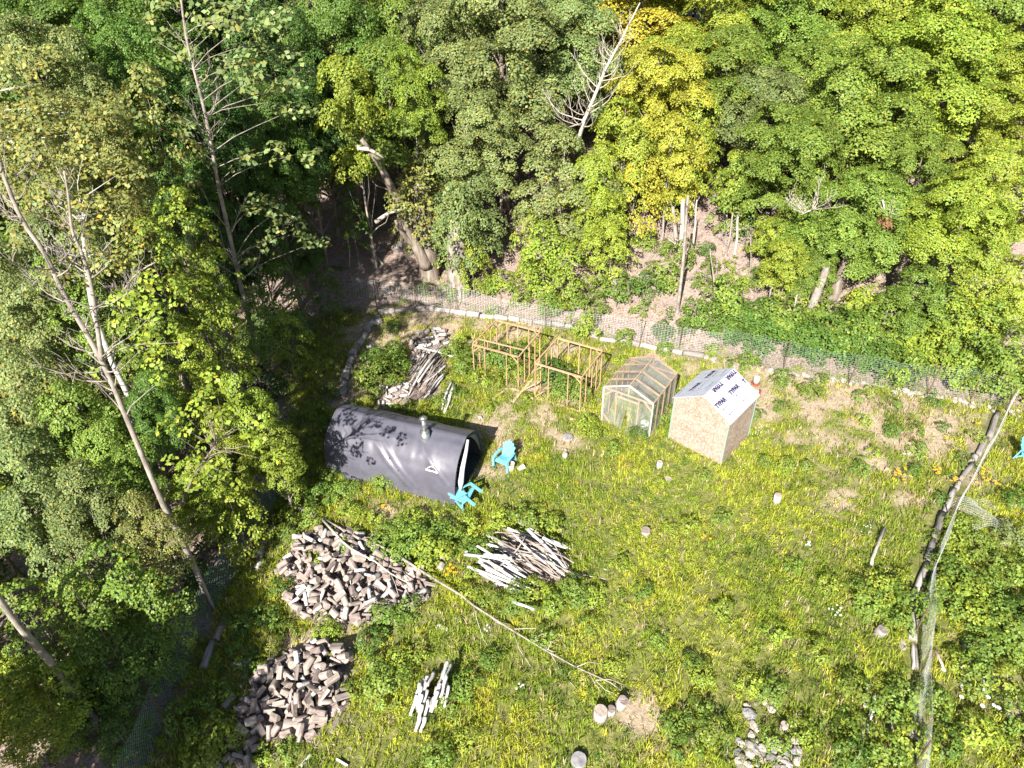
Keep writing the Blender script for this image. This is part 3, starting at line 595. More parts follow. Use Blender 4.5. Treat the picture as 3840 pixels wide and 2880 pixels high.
    mb = MB(); mb.box((-TL/2, TW/2, .012), (TL-.1, TW-.1, .02)); mb.build('floor_sheet', 'tent_dark', r)
    # stove pipe through the roof
    cpos = surf(.275, .40); c = empty('chimney', cpos-Vector((0, 0, .16))); c.parent = r; c.scale = (1.32, 1.32, 1.28)
    mb = MB(); mb.tube([(0, 0, -.1), (0, 0, .36)], .135, 20); mb.tube([(0, 0, .36), (0, 0, .40)], [.14, .085], 20); mb.build('pipe_collar', 'metal', c)
    mb = MB(); mb.tube([(0, 0, .38), (0, 0, .78)], .062, 16); mb.build('pipe', 'metal', c)
    mb = MB(); mb.tube([(0, 0, .78), (0, 0, .82)], [.08, .08], 16); mb.tube([(0, 0, .87), (0, 0, .875), (0, 0, .93)], [.11, .125, .012], 16)
    for k in range(4): an = k*math.pi/2; mb.beam((.075*math.cos(an), .075*math.sin(an), .80), (.10*math.cos(an), .10*math.sin(an), .88), .015, .006)
    mb.build('pipe_cap', 'metal', c)
    # white mark on the near side
    pm = surf(.165, .225); pa = surf(.165, .20); pb = surf(.165, .25); upv = (pb-pa).normalized(); rx = Vector((1, 0, 0)); nn = rx.cross(upv).normalized()
    lg = empty('logo', pm+nn*.02); lg.parent = r; lg.matrix_local = Matrix.Translation(pm+nn*.075) @ Matrix((rx, upv, nn)).transposed().to_4x4()
    tm = text_mesh('ShelterLogic', .11, .006); o = link('logo_word', tm, lg, ('white',))
    mb = MB(); n = 14
    arc = [(-.20+.40*k/n, .06+.15*math.sin(math.pi*k/n)**.8) for k in range(n+1)]; ar2 = [(x*.86, y-.006-.04*math.sin(math.pi*k/n)) for k, (x, y) in enumerate(arc)]
    vs = [(x, y, 0) for x, y in arc]+[(x, y, 0) for x, y in ar2]; mb.add(vs, [(k, k+n+1, k+n+2, k+1) for k in range(n)]); mb.build('logo_arch', 'white', lg)
make_tent()
# ------------------------------------------------------------------ turquoise garden chairs
def make_chair(label, grp='turquoise garden chairs'):
    r = empty('garden_chair'); tag(r, label, 'chair', grp)          # faces -y, x to its left/right
    def slab(name, pts, t, ax=None):                                # polygon in 3D thickened along its normal
        P_ = [Vector(p) for p in pts]; n = (P_[1]-P_[0]).cross(P_[2]-P_[1]).normalized()*t; k = len(P_); mb = MB()
        mb.add([p for p in P_]+[p+n for p in P_], [tuple(range(k))[::-1], tuple(range(k, 2*k))]+[(i, (i+1) % k, (i+1) % k+k, i+k) for i in range(k)]); return mb
    mb = MB()                                                       # seat: slats following a curve, with a front drop
    ys = [(-.30, .30), (-.305, .375), (-.20, .39), (-.10, .37), (0, .34), (.10, .31), (.18, .30)]
    for (a, b), (c, d_) in zip(ys[:-1], ys[1:]): mb.beam((0, a+(c-a)*.04, b+(d_-b)*.04), (0, a+(c-a)*.96, b+(d_-b)*.96), .50, .022)
    for x in (-.24, .24): mb.beam((x, -.28, .33), (x, .22, .26), .02, .07)
    mb.build('seat', 'blue', r)
    mb = MB(); tilt = .42; nb = 6                                   # fan of slats with rounded top
    for k in range(nb):
        f = (k-(nb-1)/2)/((nb-1)/2); xb0 = f*.19; xt0 = f*.255; hgt = .72-.20*f*f; wb = .034; wt = .047; h2 = lambda s: Vector((0, .17+s*math.sin(tilt), .29+s*math.cos(tilt)))
        pts = []
        for side in (-1, 1):
            q = [(xb0+side*wb, 0), (xb0+side*(wb+.008)+(xt0-xb0)*.6, .45), (xt0+side*wt, hgt-.03*(1+f*side))]
            pts.append([h2(s)+Vector((x, 0, 0)) for x, s in q])
        t = h2(hgt+.015)+Vector((xt0, 0, 0)); poly = pts[0]+[t]+pts[1][::-1]; n = Vector((0, math.cos(tilt), -math.sin(tilt)))*.02; m = len(poly)
        mb.add(poly+[p+n for p in poly], [tuple(range(m)), tuple(range(2*m-1, m-1, -1))]+[(i, i+m, (i+1) % m+m, (i+1) % m) for i in range(m)])
    for s in (.06, .40): c = Vector((0, .17+s*math.sin(tilt)+.03, .29+s*math.cos(tilt))); mb.box(c, (.46, .02, .07), Matrix.Rotation(-tilt, 3, 'X'))
    mb.build('backrest', 'blue', r)
    for s in (-1, 1):
        mb = MB(); path = [(s*.31, -.34, .54), (s*.32, -.12, .56), (s*.32, .12, .56), (s*.29, .30, .54)]; wds = [.14, .11, .09, .08]
        for i in range(3): mb.beam(path[i], path[i+1], (wds[i]+wds[i+1])/2, .03)
        mb.build('armrest', 'blue', r)
        mb = MB(); vs = [(s*.335, -.36, 0), (s*.335, -.29, 0), (s*.335, -.22, .53), (s*.335, -.36, .53), (s*.25, -.36, 0), (s*.25, -.33, .53)]
        mb.beam((s*.31, -.34, .53), (s*.34, -.35, 0), .09, .05, up=(0, 1, 0)); mb.beam((s*.325, -.29, .50), (s*.33, -.31, .05), .02, .10, up=(1, 0, 0)); mb.build('leg', 'blue', r)
        mb = MB(); mb.beam((s*.29, .28, .53), (s*.32, .40, 0), .06, .05, up=(0, 1, 0)); mb.beam((s*.26, .20, .26), (s*.31, .37, .12), .03, .05, up=(0, 0, 1)); mb.build('leg', 'blue', r)
    return r
def orient(o, loc, xv, yv, s=1):
    xv = Vector(xv).normalized(); yv = Vector(yv); yv = (yv-xv*yv.dot(xv)).normalized(); z = xv.cross(yv); m = Matrix((xv, yv, z)).transposed().to_4x4(); m.translation = loc; o.matrix_world = m @ Matrix.Scale(s, 4)
c = make_chair('turquoise garden chair standing upright beside the tent opening'); f_ = Vector((-.53, -.85, 0)); orient(c, G(1893, 1742), (.85, -.53, 0), -f_)
c = make_chair('turquoise garden chair tipped over at the near corner of the tent')
q = G(1735, 1905); orient(c, q+Vector((.42, 0, .36)), (.35, .90, .10), (-.55, .12, -.62))
c = make_chair('turquoise garden chair cut off by the right edge of the photo'); orient(c, G(3850, 1725), (.75, .66, 0), (-.66, .75, 0))
# ------------------------------------------------------------------ buckets, feeders
def bucket(px, py, label, lean=0, r0=.12, r1=.15, h=.34, dark=True):
    mb = MB(); mb.tube([(0, 0, 0), (0, 0, h)], [r0, r1], 20, cap=False); mb.tube([(0, 0, .005), (0, 0, h-.005)], [r0-.008, r1-.01], 20, cap=False); mb.tube([(0, 0, .0), (0, 0, .01)], r0, 20); mb.tube([(0, 0, h-.03), (0, 0, h)], [r1+.006, r1+.01], 20, cap=False)
    n = 12; mb.tube([(0, 0, h*.72), (0, 0, h*.74)], r1*.9, 16, mi=1)
    o = mb.build('bucket', ['white', 'board']); q = G(px, py); o.location = q; o.rotation_euler = (lean, 0, random.random()*6); tag(o, label, 'bucket'); return o
bucket(1917, 1762, 'white bucket full of wood scraps beside the upright turquoise chair')
o = bucket(1945, 1768, 'white tub lying on its side by the bucket', 1.45, .09, .11, .26); o.location.z += .11; o.rotation_euler = (1.5, 0, 2.2)
def feeder(px, py, label, lean, up):
    r = empty('poultry_drinker', G(px, py)); mb = MB(); mb.tube([(0, 0, .09), (0, 0, .40), (0, 0, .46), (0, 0, .48)], [.15, .14, .10, .03], 20); mb.build('tank', 'white', r)
    mb = MB(); mb.tube([(0, 0, 0), (0, 0, .06), (0, 0, .065)], [.17, .21, .19], 20); mb.build('base', 'red', r); mb = MB(); mb.tube([(-.05, 0, .48), (-.05, 0, .53), (.05, 0, .53), (.05, 0, .48)], .01, 6); mb.build('handle', 'red', r)
    r.rotation_euler = lean; r.location.z += up; tag(r, label, 'drinker'); return r
feeder(2833, 1440, 'white poultry drinker standing upright behind the shed', (.05, 0, 0), 0)
feeder(2848, 1488, 'white poultry drinker with red base tipped over behind the shed', (1.45, 0, -1.9), .17)
# ------------------------------------------------------------------ firewood: prototypes
def log_mesh(name, r, l, kind, mats, bend=0.0, n=10):
    mb = MB(); seg = 4; ang = {'round': [2*math.pi*k/n for k in range(n)]}.get('round'); vs = []
    if kind == 'round': prof = [(math.cos(a)*r*random.uniform(.92, 1.08), math.sin(a)*r*random.uniform(.92, 1.08), 0) for a in ang]
    elif kind == 'half': prof = [(math.cos(a)*r, math.sin(a)*r*random.uniform(.9, 1.1), 0) for a in [math.pi*k/6 for k in range(7)]]+[(-.35*r, -.06*r, 1), (.3*r, .04*r, 1)]; prof = [(x, y-r*.4, m) for x, y, m in prof]
    else: prof = [(math.cos(a)*r, math.sin(a)*r, 0) for a in [math.pi*(.2+.13*k) for k in range(6)]]+[(-.02*r, -.15*r, 1), (.02, -.12*r, 1)]; prof = [(x*1.15, y-r*.45, m) for x, y, m in prof]
    m = len(prof); tw = random.uniform(-.15, .15); ts = random.uniform(.88, 1.0)
    for i in range(seg+1):
        f = i/seg; x = -l/2+l*f; sc = 1-(1-ts)*f; off = bend*math.sin(math.pi*f); jx = random.uniform(-.02, .02)*l if i in (0, seg) else 0
        for (y, z, _) in prof: vs.append((x+jx*random.uniform(.3, 1), y*sc*random.uniform(.96, 1.04)+off, z*sc*random.uniform(.96, 1.04)))
    fs = []; mi = []
    for i in range(seg):
        for k in range(m):
            k2 = (k+1) % m; fs.append((i*m+k, (i+1)*m+k, (i+1)*m+k2, i*m+k2)); mb_flag = 1 if (kind != 'round' and (k >= m-3 if kind == 'half' else k >= m-3)) else 0; mi.append(mb_flag)
    mb.v = vs; mb.f = fs+[tuple(range(m)), tuple(range(len(vs)-1, len(vs)-1-m, -1))]; mb.mi = mi+[2, 2]; mb.sm = [kind == 'round']*len(fs)+[False]*2
    me = bpy.data.meshes.new(name); me.from_pydata(mb.v, [], mb.f); me.polygons.foreach_set('material_index', mb.mi); me.polygons.foreach_set('use_smooth', mb.sm); me.update()
    for a in mats: me.materials.append(M[a])
    me['r'] = r*(1 if kind == 'round' else .62); me['l'] = l; return me
GREY = ('log_bark', 'log_wood', 'log_end'); WOOD = ('log_wood', 'log_wood', 'log_end'); BIR = ('log_birch', 'log_wood', 'log_end')
LOGS_G = [log_mesh('firewood_log', random.uniform(.08, .155), random.uniform(.29, .44), k, m) for k, m in [('round', GREY)]*5+[('half', GREY)]*5+[('wedge', GREY)]*7+[('half', WOOD)]*3+[('wedge', WOOD)]*5+[('round', WOOD)]*3]
LOGS_B = [log_mesh('firewood_log', random.uniform(.055, .10), random.uniform(.28, .44), k, BIR) for k in ['round']*5+['half']]
LOGS_S = [log_mesh('firewood_log', random.uniform(.04, .07), random.uniform(.35, .5), 'round', WOOD) for k in range(4)]
class Heap:
    def __init__(s, poly, cell=.05):
        xs = [p[0] for p in poly]; ys = [p[1] for p in poly]; s.x0 = min(xs)-1; s.y0 = min(ys)-1; s.c = cell; s.nx = int((max(xs)-s.x0+1)/cell)+1; s.ny = int((max(ys)-s.y0+1)/cell)+1
        gx, gy = np.meshgrid(s.x0+np.arange(s.nx)*cell, s.y0+np.arange(s.ny)*cell, indexing='ij'); s.gx = gx; s.gy = gy; s.h = terrain(gx, gy)
    def at(s, x, y, q=1):
        i = int((x-s.x0)/s.c); j = int((y-s.y0)/s.c); sub = s.h[max(0, i-q):i+q+1, max(0, j-q):j+q+1]; return float(sub.max()) if sub.size else T(x, y)
    def drop(s, x, y, a, r, l, bury=.25, maxtilt=.6):
        dx, dy = math.cos(a), math.sin(a); e = .38*l; ha = s.at(x-dx*e, y-dy*e); hb = s.at(x+dx*e, y+dy*e); hm = s.at(x, y, 1)
        if hm > (ha+hb)/2+.02:
            lift = hm-(ha+hb)/2; ha += lift*.8; hb += lift*.8
        t = max(-maxtilt, min(maxtilt, math.atan2(hb-ha, 2*e))); zc = (ha+hb)/2+r*(1-bury)
        u = (s.gx-x)*dx+(s.gy-y)*dy; v = -(s.gx-x)*dy+(s.gy-y)*dx; m = (np.abs(u) < l/2) & (np.abs(v) < r*.85); top = zc+u*math.tan(t)+r*.80*np.sqrt(np.maximum(0, 1-(v/r)**2)); s.h[m] = np.maximum(s.h[m], top[m]); return zc, t
def put_log(me, x, y, z, a, tilt, label, group, roll=None, name='firewood_log', cat='log'):
    o = bpy.data.objects.new(name, me); col.objects.link(o)
    o.matrix_world = Matrix.Translation((x, y, z)) @ Matrix.Rotation(a, 4, 'Z') @ Matrix.Rotation(-tilt, 4, 'Y') @ Matrix.Rotation(random.uniform(0, 6.28) if roll is None else roll, 4, 'X'); tag(o, label, cat, group); return o
def heap(poly, n, mixes, labels, group, lim=.5, seed=1, name='firewood_log', base=0):
    random.seed(seed); H = Heap(poly); cx = sum(p[0] for p in poly)/len(poly); cy = sum(p[1] for p in poly)/len(poly); k = 0; t = 0; xs = [p[0] for p in poly]; ys = [p[1] for p in poly]; placed = []
    if base:
        V = []; F = []; MI = []; off = 0; b = 0; src = [m_ for m_ in mixes[0][1]]
        while b < base:
            x = random.uniform(min(xs), max(xs)); y = random.uniform(min(ys), max(ys))
            if not inpoly(x, y, poly) or (b < base*.8 and H.at(x, y)-T(x, y) > .16): continue
            me = random.choice(src); a = random.uniform(0, 6.28); z, ti = H.drop(x, y, a, me['r'], me['l']); mt = Matrix.Translation((x, y, z)) @ Matrix.Rotation(a, 4, 'Z') @ Matrix.Rotation(-ti, 4, 'Y') @ Matrix.Rotation(random.uniform(0, 6.28), 4, 'X')
            V += [tuple(mt @ q.co) for q in me.vertices]; F += [tuple(i+off for i in p.vertices) for p in me.polygons]; MI += [p.material_index for p in me.polygons]; off += len(me.vertices); b += 1
        bm = bpy.data.meshes.new('firewood_pieces'); bm.from_pydata(V, [], F); bm.polygons.foreach_set('material_index', MI); bm.update()
        tag(link('firewood_pieces', bm, None, GREY), labels[0].replace('firewood log', 'split pieces buried').replace('grey weathered', 'lowest grey'), None, group, 'stuff')
    while k < n and t < n*60:
        t += 1; x = random.uniform(min(xs), max(xs)); y = random.uniform(min(ys), max(ys))
        if not inpoly(x, y, poly): continue
        if H.at(x, y)-T(x, y) > lim*(1.1-.5*min(1, math.hypot(x-cx, y-cy)/2.2)): continue
        if k < n*.68 and any((p[0]-x)**2+(p[1]-y)**2 < .062 for p in placed): continue
        if sum((p[0]-x)**2+(p[1]-y)**2 < .12 for p in placed) > 3: continue
        w_ = random.random(); i = 0
        while w_ > mixes[i][0]: w_ -= mixes[i][0]; i += 1
        me = random.choice(mixes[i][1]); a = random.uniform(0, math.pi*2); z, ti = H.drop(x, y, a, me['r'], me['l']); put_log(me, x, y, z, a, ti, labels[i], group, name=name); placed.append((x, y)); k += 1
    return H
heap(HEAP_UP, 188, [(.62, LOGS_G), (.26, LOGS_B), (.12, LOGS_S)], ['grey weathered firewood log in the big heap below the tent', 'white birch-barked firewood log in the big heap below the tent', 'thin pale firewood stick in the big heap below the tent'], 'firewood heap below the tent', .50, 3, base=150)
heap(HEAP_LO, 92, [(.84, LOGS_G), (.05, LOGS_B), (.11, LOGS_S)], ['grey weathered firewood log in the heap at the bottom left', 'white birch-barked log in the heap at the bottom left', 'thin pale firewood stick in the heap at the bottom left'], 'firewood heap at the bottom left', .62, 5, base=90)
heap(HEAP_TAIL, 18, [(.9, LOGS_G), (.1, LOGS_B)], ['grey log trailing off the bottom left firewood heap at the photo edge', 'white log trailing off the bottom left firewood heap at the photo edge'], 'logs trailing off the lower heap', .3, 6)
SB1 = [G(*zb(*q)) for q in [(650, 320), (760, 270), (880, 280), (910, 350), (850, 420), (700, 470), (640, 400)]]
heap(SB1, 42, [(.45, LOGS_G), (.55, LOGS_B)], ['grey short log on top of the stack behind the tent', 'pale short log on top of the stack behind the tent'], 'short logs behind the tent', .4, 8, 'short_log')
SB2 = [G(*zb(*q)) for q in [(420, 680), (560, 650), (640, 640), (620, 780), (520, 800), (400, 800)]]
heap(SB2, 26, [(.4, LOGS_S), (.6, LOGS_B)], ['thin pale stick in the scrap wood behind the tent', 'white log in the scrap wood behind the tent'], 'scrap wood behind the tent', .25, 9, 'scrap_wood')
for (a, b, t, lab) in [(z6(530, 530), .2, 'g', 'grey log in the grass left of the lower heap'), (z6(620, 530), 1, 'b', 'white birch log in the grass left of the lower heap'), (z6(630, 640), 1.2, 'g', 'grey log in grass just below the two logs left of the lower heap'), (z6(450, 930), 1.1, 'w', 'split log standing out left of the lower heap'), (z6(260, 1150), 1.4, 'g', 'grey log in the weeds by the left fence near the bottom'), (z6(220, 1230), .8, 'g', 'small grey log in the weeds by the left fence near the bottom'),
                       (z6(1240, 1530), 1.0, 'b', 'white log in the grass at the bottom, below the lower heap'), (z6(1620, 1550), -.5, 'b', 'small white log lying right of the lower heap at the bottom'), (z6(950, 1480), .9, 'g', 'brown log in the grass right below the lower heap'), (z6(1540, 1170), 1.3, 'g', 'grey log just right of the lower heap'), (z6(1370, 275), .3, 'w', 'square-cut log between the two heaps'), (z6(1260, 340), 1, 'g', 'grey log between the two heaps'),
                       (z4(1060, 140), 1.5, 'w', 'thin log in the weeds left of the tent corner'), (z4(200, 750), 1.2, 'b', 'white log beside the left fence edging'), (z5(325, 1180), -.6, 'w', 'pale log in the grass below the fallen pole'), (z5(165, 1260), -.5, 'b', 'small white log chunk in the grass below the fallen pole'), (z5(150, 640), 1.3, 'g', 'upright round beside the leafy weeds'), (z8(420, 1350), 1.2, 'w', 'pale log in the weeds near the bottom right'),
                       (z8(500, 700), 1.4, 'w', 'short pale pole in the weeds left of the wire fence'), (z8(990, 1370), -1.2, 'w', 'pale log in the weeds in the bottom right corner'), (z3(1370, 0), .0, 'w', 'pale split wood lying on the bank above the shed'), (zb(285, 480), 0.3, 'w', 'short log by the left log border'), (zb(360, 385), .5, 'b', 'white log by the left log border'), (zb(200, 790), .4, 'g', 'grey log behind the tent back end')]:
    me = random.choice({'g': LOGS_G, 'b': LOGS_B, 'w': LOGS_S+LOGS_G[13:]}[t]); q = G(*a); put_log(me, q.x, q.y, q.z+me['r']*.75, b, 0, lab, 'loose logs in the grass', name='loose_log')
# ------------------------------------------------------------------ stacks of poles
def pole_mesh(l, r, bend, m): 
    mb = MB(); n = 7; ph = random.random()*6
    mb.tube([(-l/2+l*k/n, bend*math.sin(math.pi*k/n)+.012*math.sin(ph+k), .4*bend*math.sin(math.pi*k/n+ph)) for k in range(n+1)], [r*(1-.35*k/n)*random.uniform(.92, 1.06) for k in range(n+1)], 8, jit=.05, capmi=1)
    me = bpy.data.meshes.new('pole'); me.from_pydata(mb.v, [], mb.f); me.polygons.foreach_set('material_index', mb.mi); me.polygons.foreach_set('use_smooth', mb.sm); me.update()
    for a in (m, 'log_end'): me.materials.append(M[a])
    me['r'] = r; me['l'] = l; return me
PO_B = [pole_mesh(random.uniform(1.4, 2.1), random.uniform(.03, .06), random.uniform(-.07, .07), 'log_birch') for _ in range(7)]
PO_W = [pole_mesh(random.uniform(1.3, 2.2), random.uniform(.018, .042), random.uniform(-.12, .12), 'log_wood') for _ in range(8)]
PO_S = [pole_mesh(random.uniform(.7, 1.1), random.uniform(.04, .065), random.uniform(-.03, .03), 'log_birch') for _ in range(5)]
def stack(poly, items, group, lab, cat='pole', name='pole', bury=.2):
    H = Heap(poly)
    for (px, py, ax, ay, me, li_) in items:
        q = G(px, py); q2 = G(px+ax, py+ay); a = math.atan2(q2.y-q.y, q2.x-q.x); z, t = H.drop(q.x, q.y, a, me['r']*1.1, me['l'], bury, .35); put_log(me, q.x, q.y, z, a, t, lab[li_], group, name=name, cat=cat)
random.seed(21); it = []
for k in range(26):                                                  # lower-left, thick white and flatter
    f = random.random(); g = random.random(); x, y = z5(560+330*f+90*g, 500+330*f*.35+290*g); it.append((x, y, 60, 20+12*random.random(), random.choice(PO_S+PO_B), 0))
for k in range(56):
    f = random.random(); g = random.random(); x, y = z5(760+560*g+random.uniform(-60, 60), 430+190*g+260*(f-.4)); sl = random.uniform(.42, .78); it.append((x, y, 60, 60*sl, random.choice(PO_B+PO_W+PO_W), random.choice((0, 1))))
for (x0, y0, x1, y1, t) in [(760, 435, 1130, 410, 'w'), (860, 440, 1270, 775, 'b'), (1090, 300, 1385, 500, 'b'), (900, 210, 1300, 420, 'w'), (970, 150, 1140, 215, 's'), (1150, 340, 1205, 550, 'w'), (1120, 500, 1380, 690, 'b'), (1380, 620, 1520, 790, 'w'), (1470, 490, 1790, 635, 'w'), (740, 740, 960, 560, 'w'), (1220, 510, 1420, 550, 's'), (1180, 660, 1530, 790, 'w'), (880, 130, 1100, 260, 'b'), (1300, 400, 1460, 440, 's'), (920, 1090, 1090, 1200, 's'), (1450, 700, 1690, 730, 'w'), (870, 360, 1060, 380, 's')]:
    a = z5(x0, y0); b = z5(x1, y1); it.append(((a[0]+b[0])/2, (a[1]+b[1])/2, b[0]-a[0], b[1]-a[1], random.choice({'w': PO_W, 'b': PO_B, 's': PO_S}[t]), 1 if t == 'w' else 0))
stack(STACK_C, it, 'pole stack in the middle of the garden', ['white birch pole in the stack in the middle of the garden', 'thin grey-brown pole in the stack in the middle of the garden'])
it = []
for k in range(70):
    f = random.random(); g = random.random(); x, y = zb(770+110*(f-.5)*1.8-60*(g-.5), 560+240*(g-.5)+70*(f-.5)); it.append((x, y, -45+random.uniform(-9, 9), 60, random.choice(PO_W+PO_W+PO_B[:3]), random.choice((0, 1))))
for k in range(9): x, y = zb(900+30*random.uniform(-1, 1), 740+70*random.uniform(-1, 1)); it.append((x, y, -22, 60, random.choice(PO_B+PO_S), 0))
for (x0, y0, x1, y1) in [(750, 475, 930, 480), (690, 690, 850, 480), (700, 640, 880, 440)]: a = zb(x0, y0); b = zb(x1, y1); it.append(((a[0]+b[0])/2, (a[1]+b[1])/2, b[0]-a[0], b[1]-a[1], PO_B[1], 0))
stack(STACK_B, it, 'pole stack behind the tent', ['pale barked pole in the stack behind the tent', 'thin grey-brown pole in the stack behind the tent'])
BS = [pole_mesh(random.uniform(.40, .62), random.uniform(.05, .07), 0, 'log_birch') for _ in range(5)]
it = []
for (x, y, n) in [(300, 460, 2), (345, 470, 3), (375, 500, 3), (430, 410, 2), (440, 520, 3), (300, 520, 2), (330, 590, 3), (365, 580, 3), (290, 660, 3), (455, 440, 1), (270, 560, 2)]:
    for k in range(n+1): it.append((1400+.63*(x+random.uniform(-26, 26)), 2300+.63*(y+random.uniform(-30, 30)), -20+random.uniform(-5, 5), 60, random.choice(BS), 0))
stack([G(1520, 2540), G(1700, 2540), G(1700, 2760), G(1520, 2760)], it, 'short birch logs in the grass', ['short white birch log in the row lying in the grass'], 'log', 'birch_log')
stack([G(3480, 2380), G(3680, 2600)], [(z8(975, 850)[0], z8(975, 850)[1], -3, 60, PO_B[0], 0), (z8(1012, 830)[0], z8(1012, 830)[1], -5, 60, PO_W[2], 1), (z8(1090, 900)[0], z8(1090, 900)[1], 8, 60, PO_W[4], 2)], 'poles lying right of the wire fence', ['thick grey pole lying right of the wire fence, leftmost of three', 'grey pole lying right of the wire fence, middle of three', 'thin grey pole lying right of the wire fence, rightmost of three'])
stack([G(3200, 2600), G(3400, 2800)], [(z8(265, 1200)[0], z8(265, 1200)[1], -12, 60, PO_S[1], 0), (z8(245, 1330)[0], z8(245, 1330)[1], -14, 60, PO_S[0], 1), (z8(180, 1480)[0], z8(180, 1480)[1], -10, 60, PO_S[3], 2), (z8(225, 1100)[0], z8(225, 1100)[1], -14, 60, PO_S[2], 3)], 'white birch pieces at the bottom right', ['white birch piece in the weeds at bottom right, second from the top', 'white birch piece in the weeds at bottom right, third down', 'white birch piece in the weeds at bottom right, lowest', 'white birch piece in the weeds at bottom right, topmost'])
def long_pole(name, label, pts, r0, r1, m='bark_pale', cat='fallen tree', twigs=()):
    P3 = [G(a, b, h) for a, b, h in pts]; c = P3[0].copy(); r = empty(name, c); tag(r, label, cat); n = len(P3)
    mb = MB(); mb.tube([p-c for p in P3], [r0+(r1-r0)*k/(n-1) for k in range(n)], 9, jit=.04); mb.build('stem', m, r)
    for tw in twigs:
        q = [G(a, b, h)-c for a, b, h in tw]; mb = MB(); mb.tube(q, [.010*(1-.75*k/(len(q)-1))+.003 for k in range(len(q))], 5); mb.build('branch', 'deadwood', r)
    return r
def zz(f, *p): return [(*f(a, b), h) for a, b, h in p]
long_pole('fallen_tree', 'long thin fallen tree lying from the big firewood heap across the grass', zz(z4, (855, 265, .25), (1130, 410, .35), (1400, 520, .45), (1660, 660, .45), (2000, 880, .4), (2300, 1060, .3))+zz(z5, (480, 1020, .25), (900, 1290, .25), (1250, 1500, .22), (1540, 1659, .2))+[(2290, 2560, .15), (2370, 2620, .1)], .055, .012,
          twigs=[zz(z5, (480, 1020, .25), (530, 1200, .15), (590, 1380, .1), (700, 1530, .05)), zz(z5, (900, 1300, .25), (960, 1480, .15), (1080, 1659, .08)), zz(z5, (1060, 1390, .22), (1200, 1320, .25), (1370, 1325, .2), (1480, 1360, .12)), zz(z5, (1090, 1380, .2), (1290, 1400, .2), (1380, 1440, .1)), zz(z5, (1180, 1450, .2), (1300, 1500, .2), (1360, 1500, .1)), zz(z5, (1290, 1530, .2), (1330, 1600, .12), (1380, 1700, .06), (1560, 1900, .04)),
                 zz(z5, (1560, 1659, .2), (1680, 1610, .25), (1860, 1640, .1)), zz(z5, (820, 1240, .2), (730, 1200, .15), (640, 1130, .1)), zz(z5, (900, 1270, .2), (1100, 1260, .15), (1230, 1280, .08)), zz(z5, (1750, 1800, .2), (1900, 1790, .15), (2050, 1850, .08)), zz(z5, (1750, 1800, .2), (1850, 1900, .15), (2000, 1960, .08)), zz(z5, (1250, 1500, .2), (1290, 1400, .25), (1420, 1365, .15)), zz(z5, (1690, 1740, .2), (1750, 1840, .1), (1850, 2000, .06))])
long_pole('fallen_tree', 'shorter crooked pole lying over the upper side of the big firewood heap', zz(z4, (860, 275, .3), (980, 410, .55), (1060, 500, .62), (1160, 580, .65), (1290, 650, .65), (1400, 705, .62), (1560, 830, .6), (1780, 950, .55)), .05, .02, 'deadwood', twigs=[zz(z4, (1560, 830, .6), (1610, 940, .5), (1640, 1050, .45)), zz(z4, (1600, 850, .6), (1720, 1000, .5), (1780, 1100, .45))])
long_pole('fallen_pole', 'thick weathered pole end poking from the weeds left of the tent', zz(z4, (510, 90, .15), (600, 140, .12), (665, 185, .1)), .10, .09, 'timber', 'pole'); 
long_pole('fallen_pole', 'short pole piece between the weeds just above the firewood heap', zz(z4, (720, 210, .12), (790, 245, .1)), .06, .055, 'timber', 'pole')
b = G(*z7(268, 1659)); c_ = long_pole('wooden_post', 'pale wooden post lying slanted in the grass near the right wire fence', zz(z7, (365, 1410, .30), (270, 1659, .1))+zz(z8, (262, 105, .05)), .06, .055, 'deadwood', 'post')
long_pole('fallen_pole', 'thin board-like pole in the yellow grass right of the wire fence', zz(z8, (768, 745, .1), (825, 885, .08)), .05, .045, 'deadwood', 'pole')
# ------------------------------------------------------------------ stumps and rocks
def stump(px, py, r, h, label, m=('log_birch', 'log_end'), lean=0):
    mb = MB(); mb.tube([(0, 0, -.05), (lean*.5, 0, h*.5), (lean, 0, h)], [r*1.08, r, r*.97], 14, jit=.03, capmi=1); o = mb.build('stump', list(m)); q = G(px, py); o.location = q; tag(o, label, 'stump'); return o
stump(2472, 1752, .115, .30, 'white birch stump in the grass left below the shed'); stump(2910, 1885, .135, .42, 'tallest white birch stump, standing in the grass right below the shed'); stump(2420, 2005, .17, .26, 'grey round stump in the middle of the grass', ('timber', 'log_end')); stump(2118, 1720, .10, .28, 'small white stump with a dark top left of the shed', ('log_birch', 'log_bark'))
stump(2505, 1800, .14, .09, 'low brown stump beside the white stump left below the shed', ('log_bark', 'log_end')); stump(2129, 1645, .22, .12, 'wide low grey stump left of the greenhouse', ('timber', 'rock'))
stump(2250, 2690, .20, .38, 'big pale round at the tip of the fallen tree, leftmost of three', ('timber', 'log_end')); stump(2290, 2675, .13, .25, 'small round with a dark top, middle of three', ('log_birch', 'log_bark')); stump(2322, 2650, .16, .36, 'grey leaning round at the tip of the fallen tree, rightmost of three', ('timber', 'log_bark'), .1)
stump(2934, 2738, .11, .32, 'narrow pale stump by the rock pile at the bottom right', ('log_wood', 'log_end')); stump(3290, 2380, .17, .28, 'broken grey stump in the grass left of the wire fence', ('timber', 'log_wood'), .1); stump(2170, 2860, .22, .2, 'cut round at the very bottom edge of the photo', ('rock', 'rock'))
stump(1660, 2090, .13, .12, 'dark-topped round standing at the edge of the leafy weeds', ('log_bark', 'log_end'))
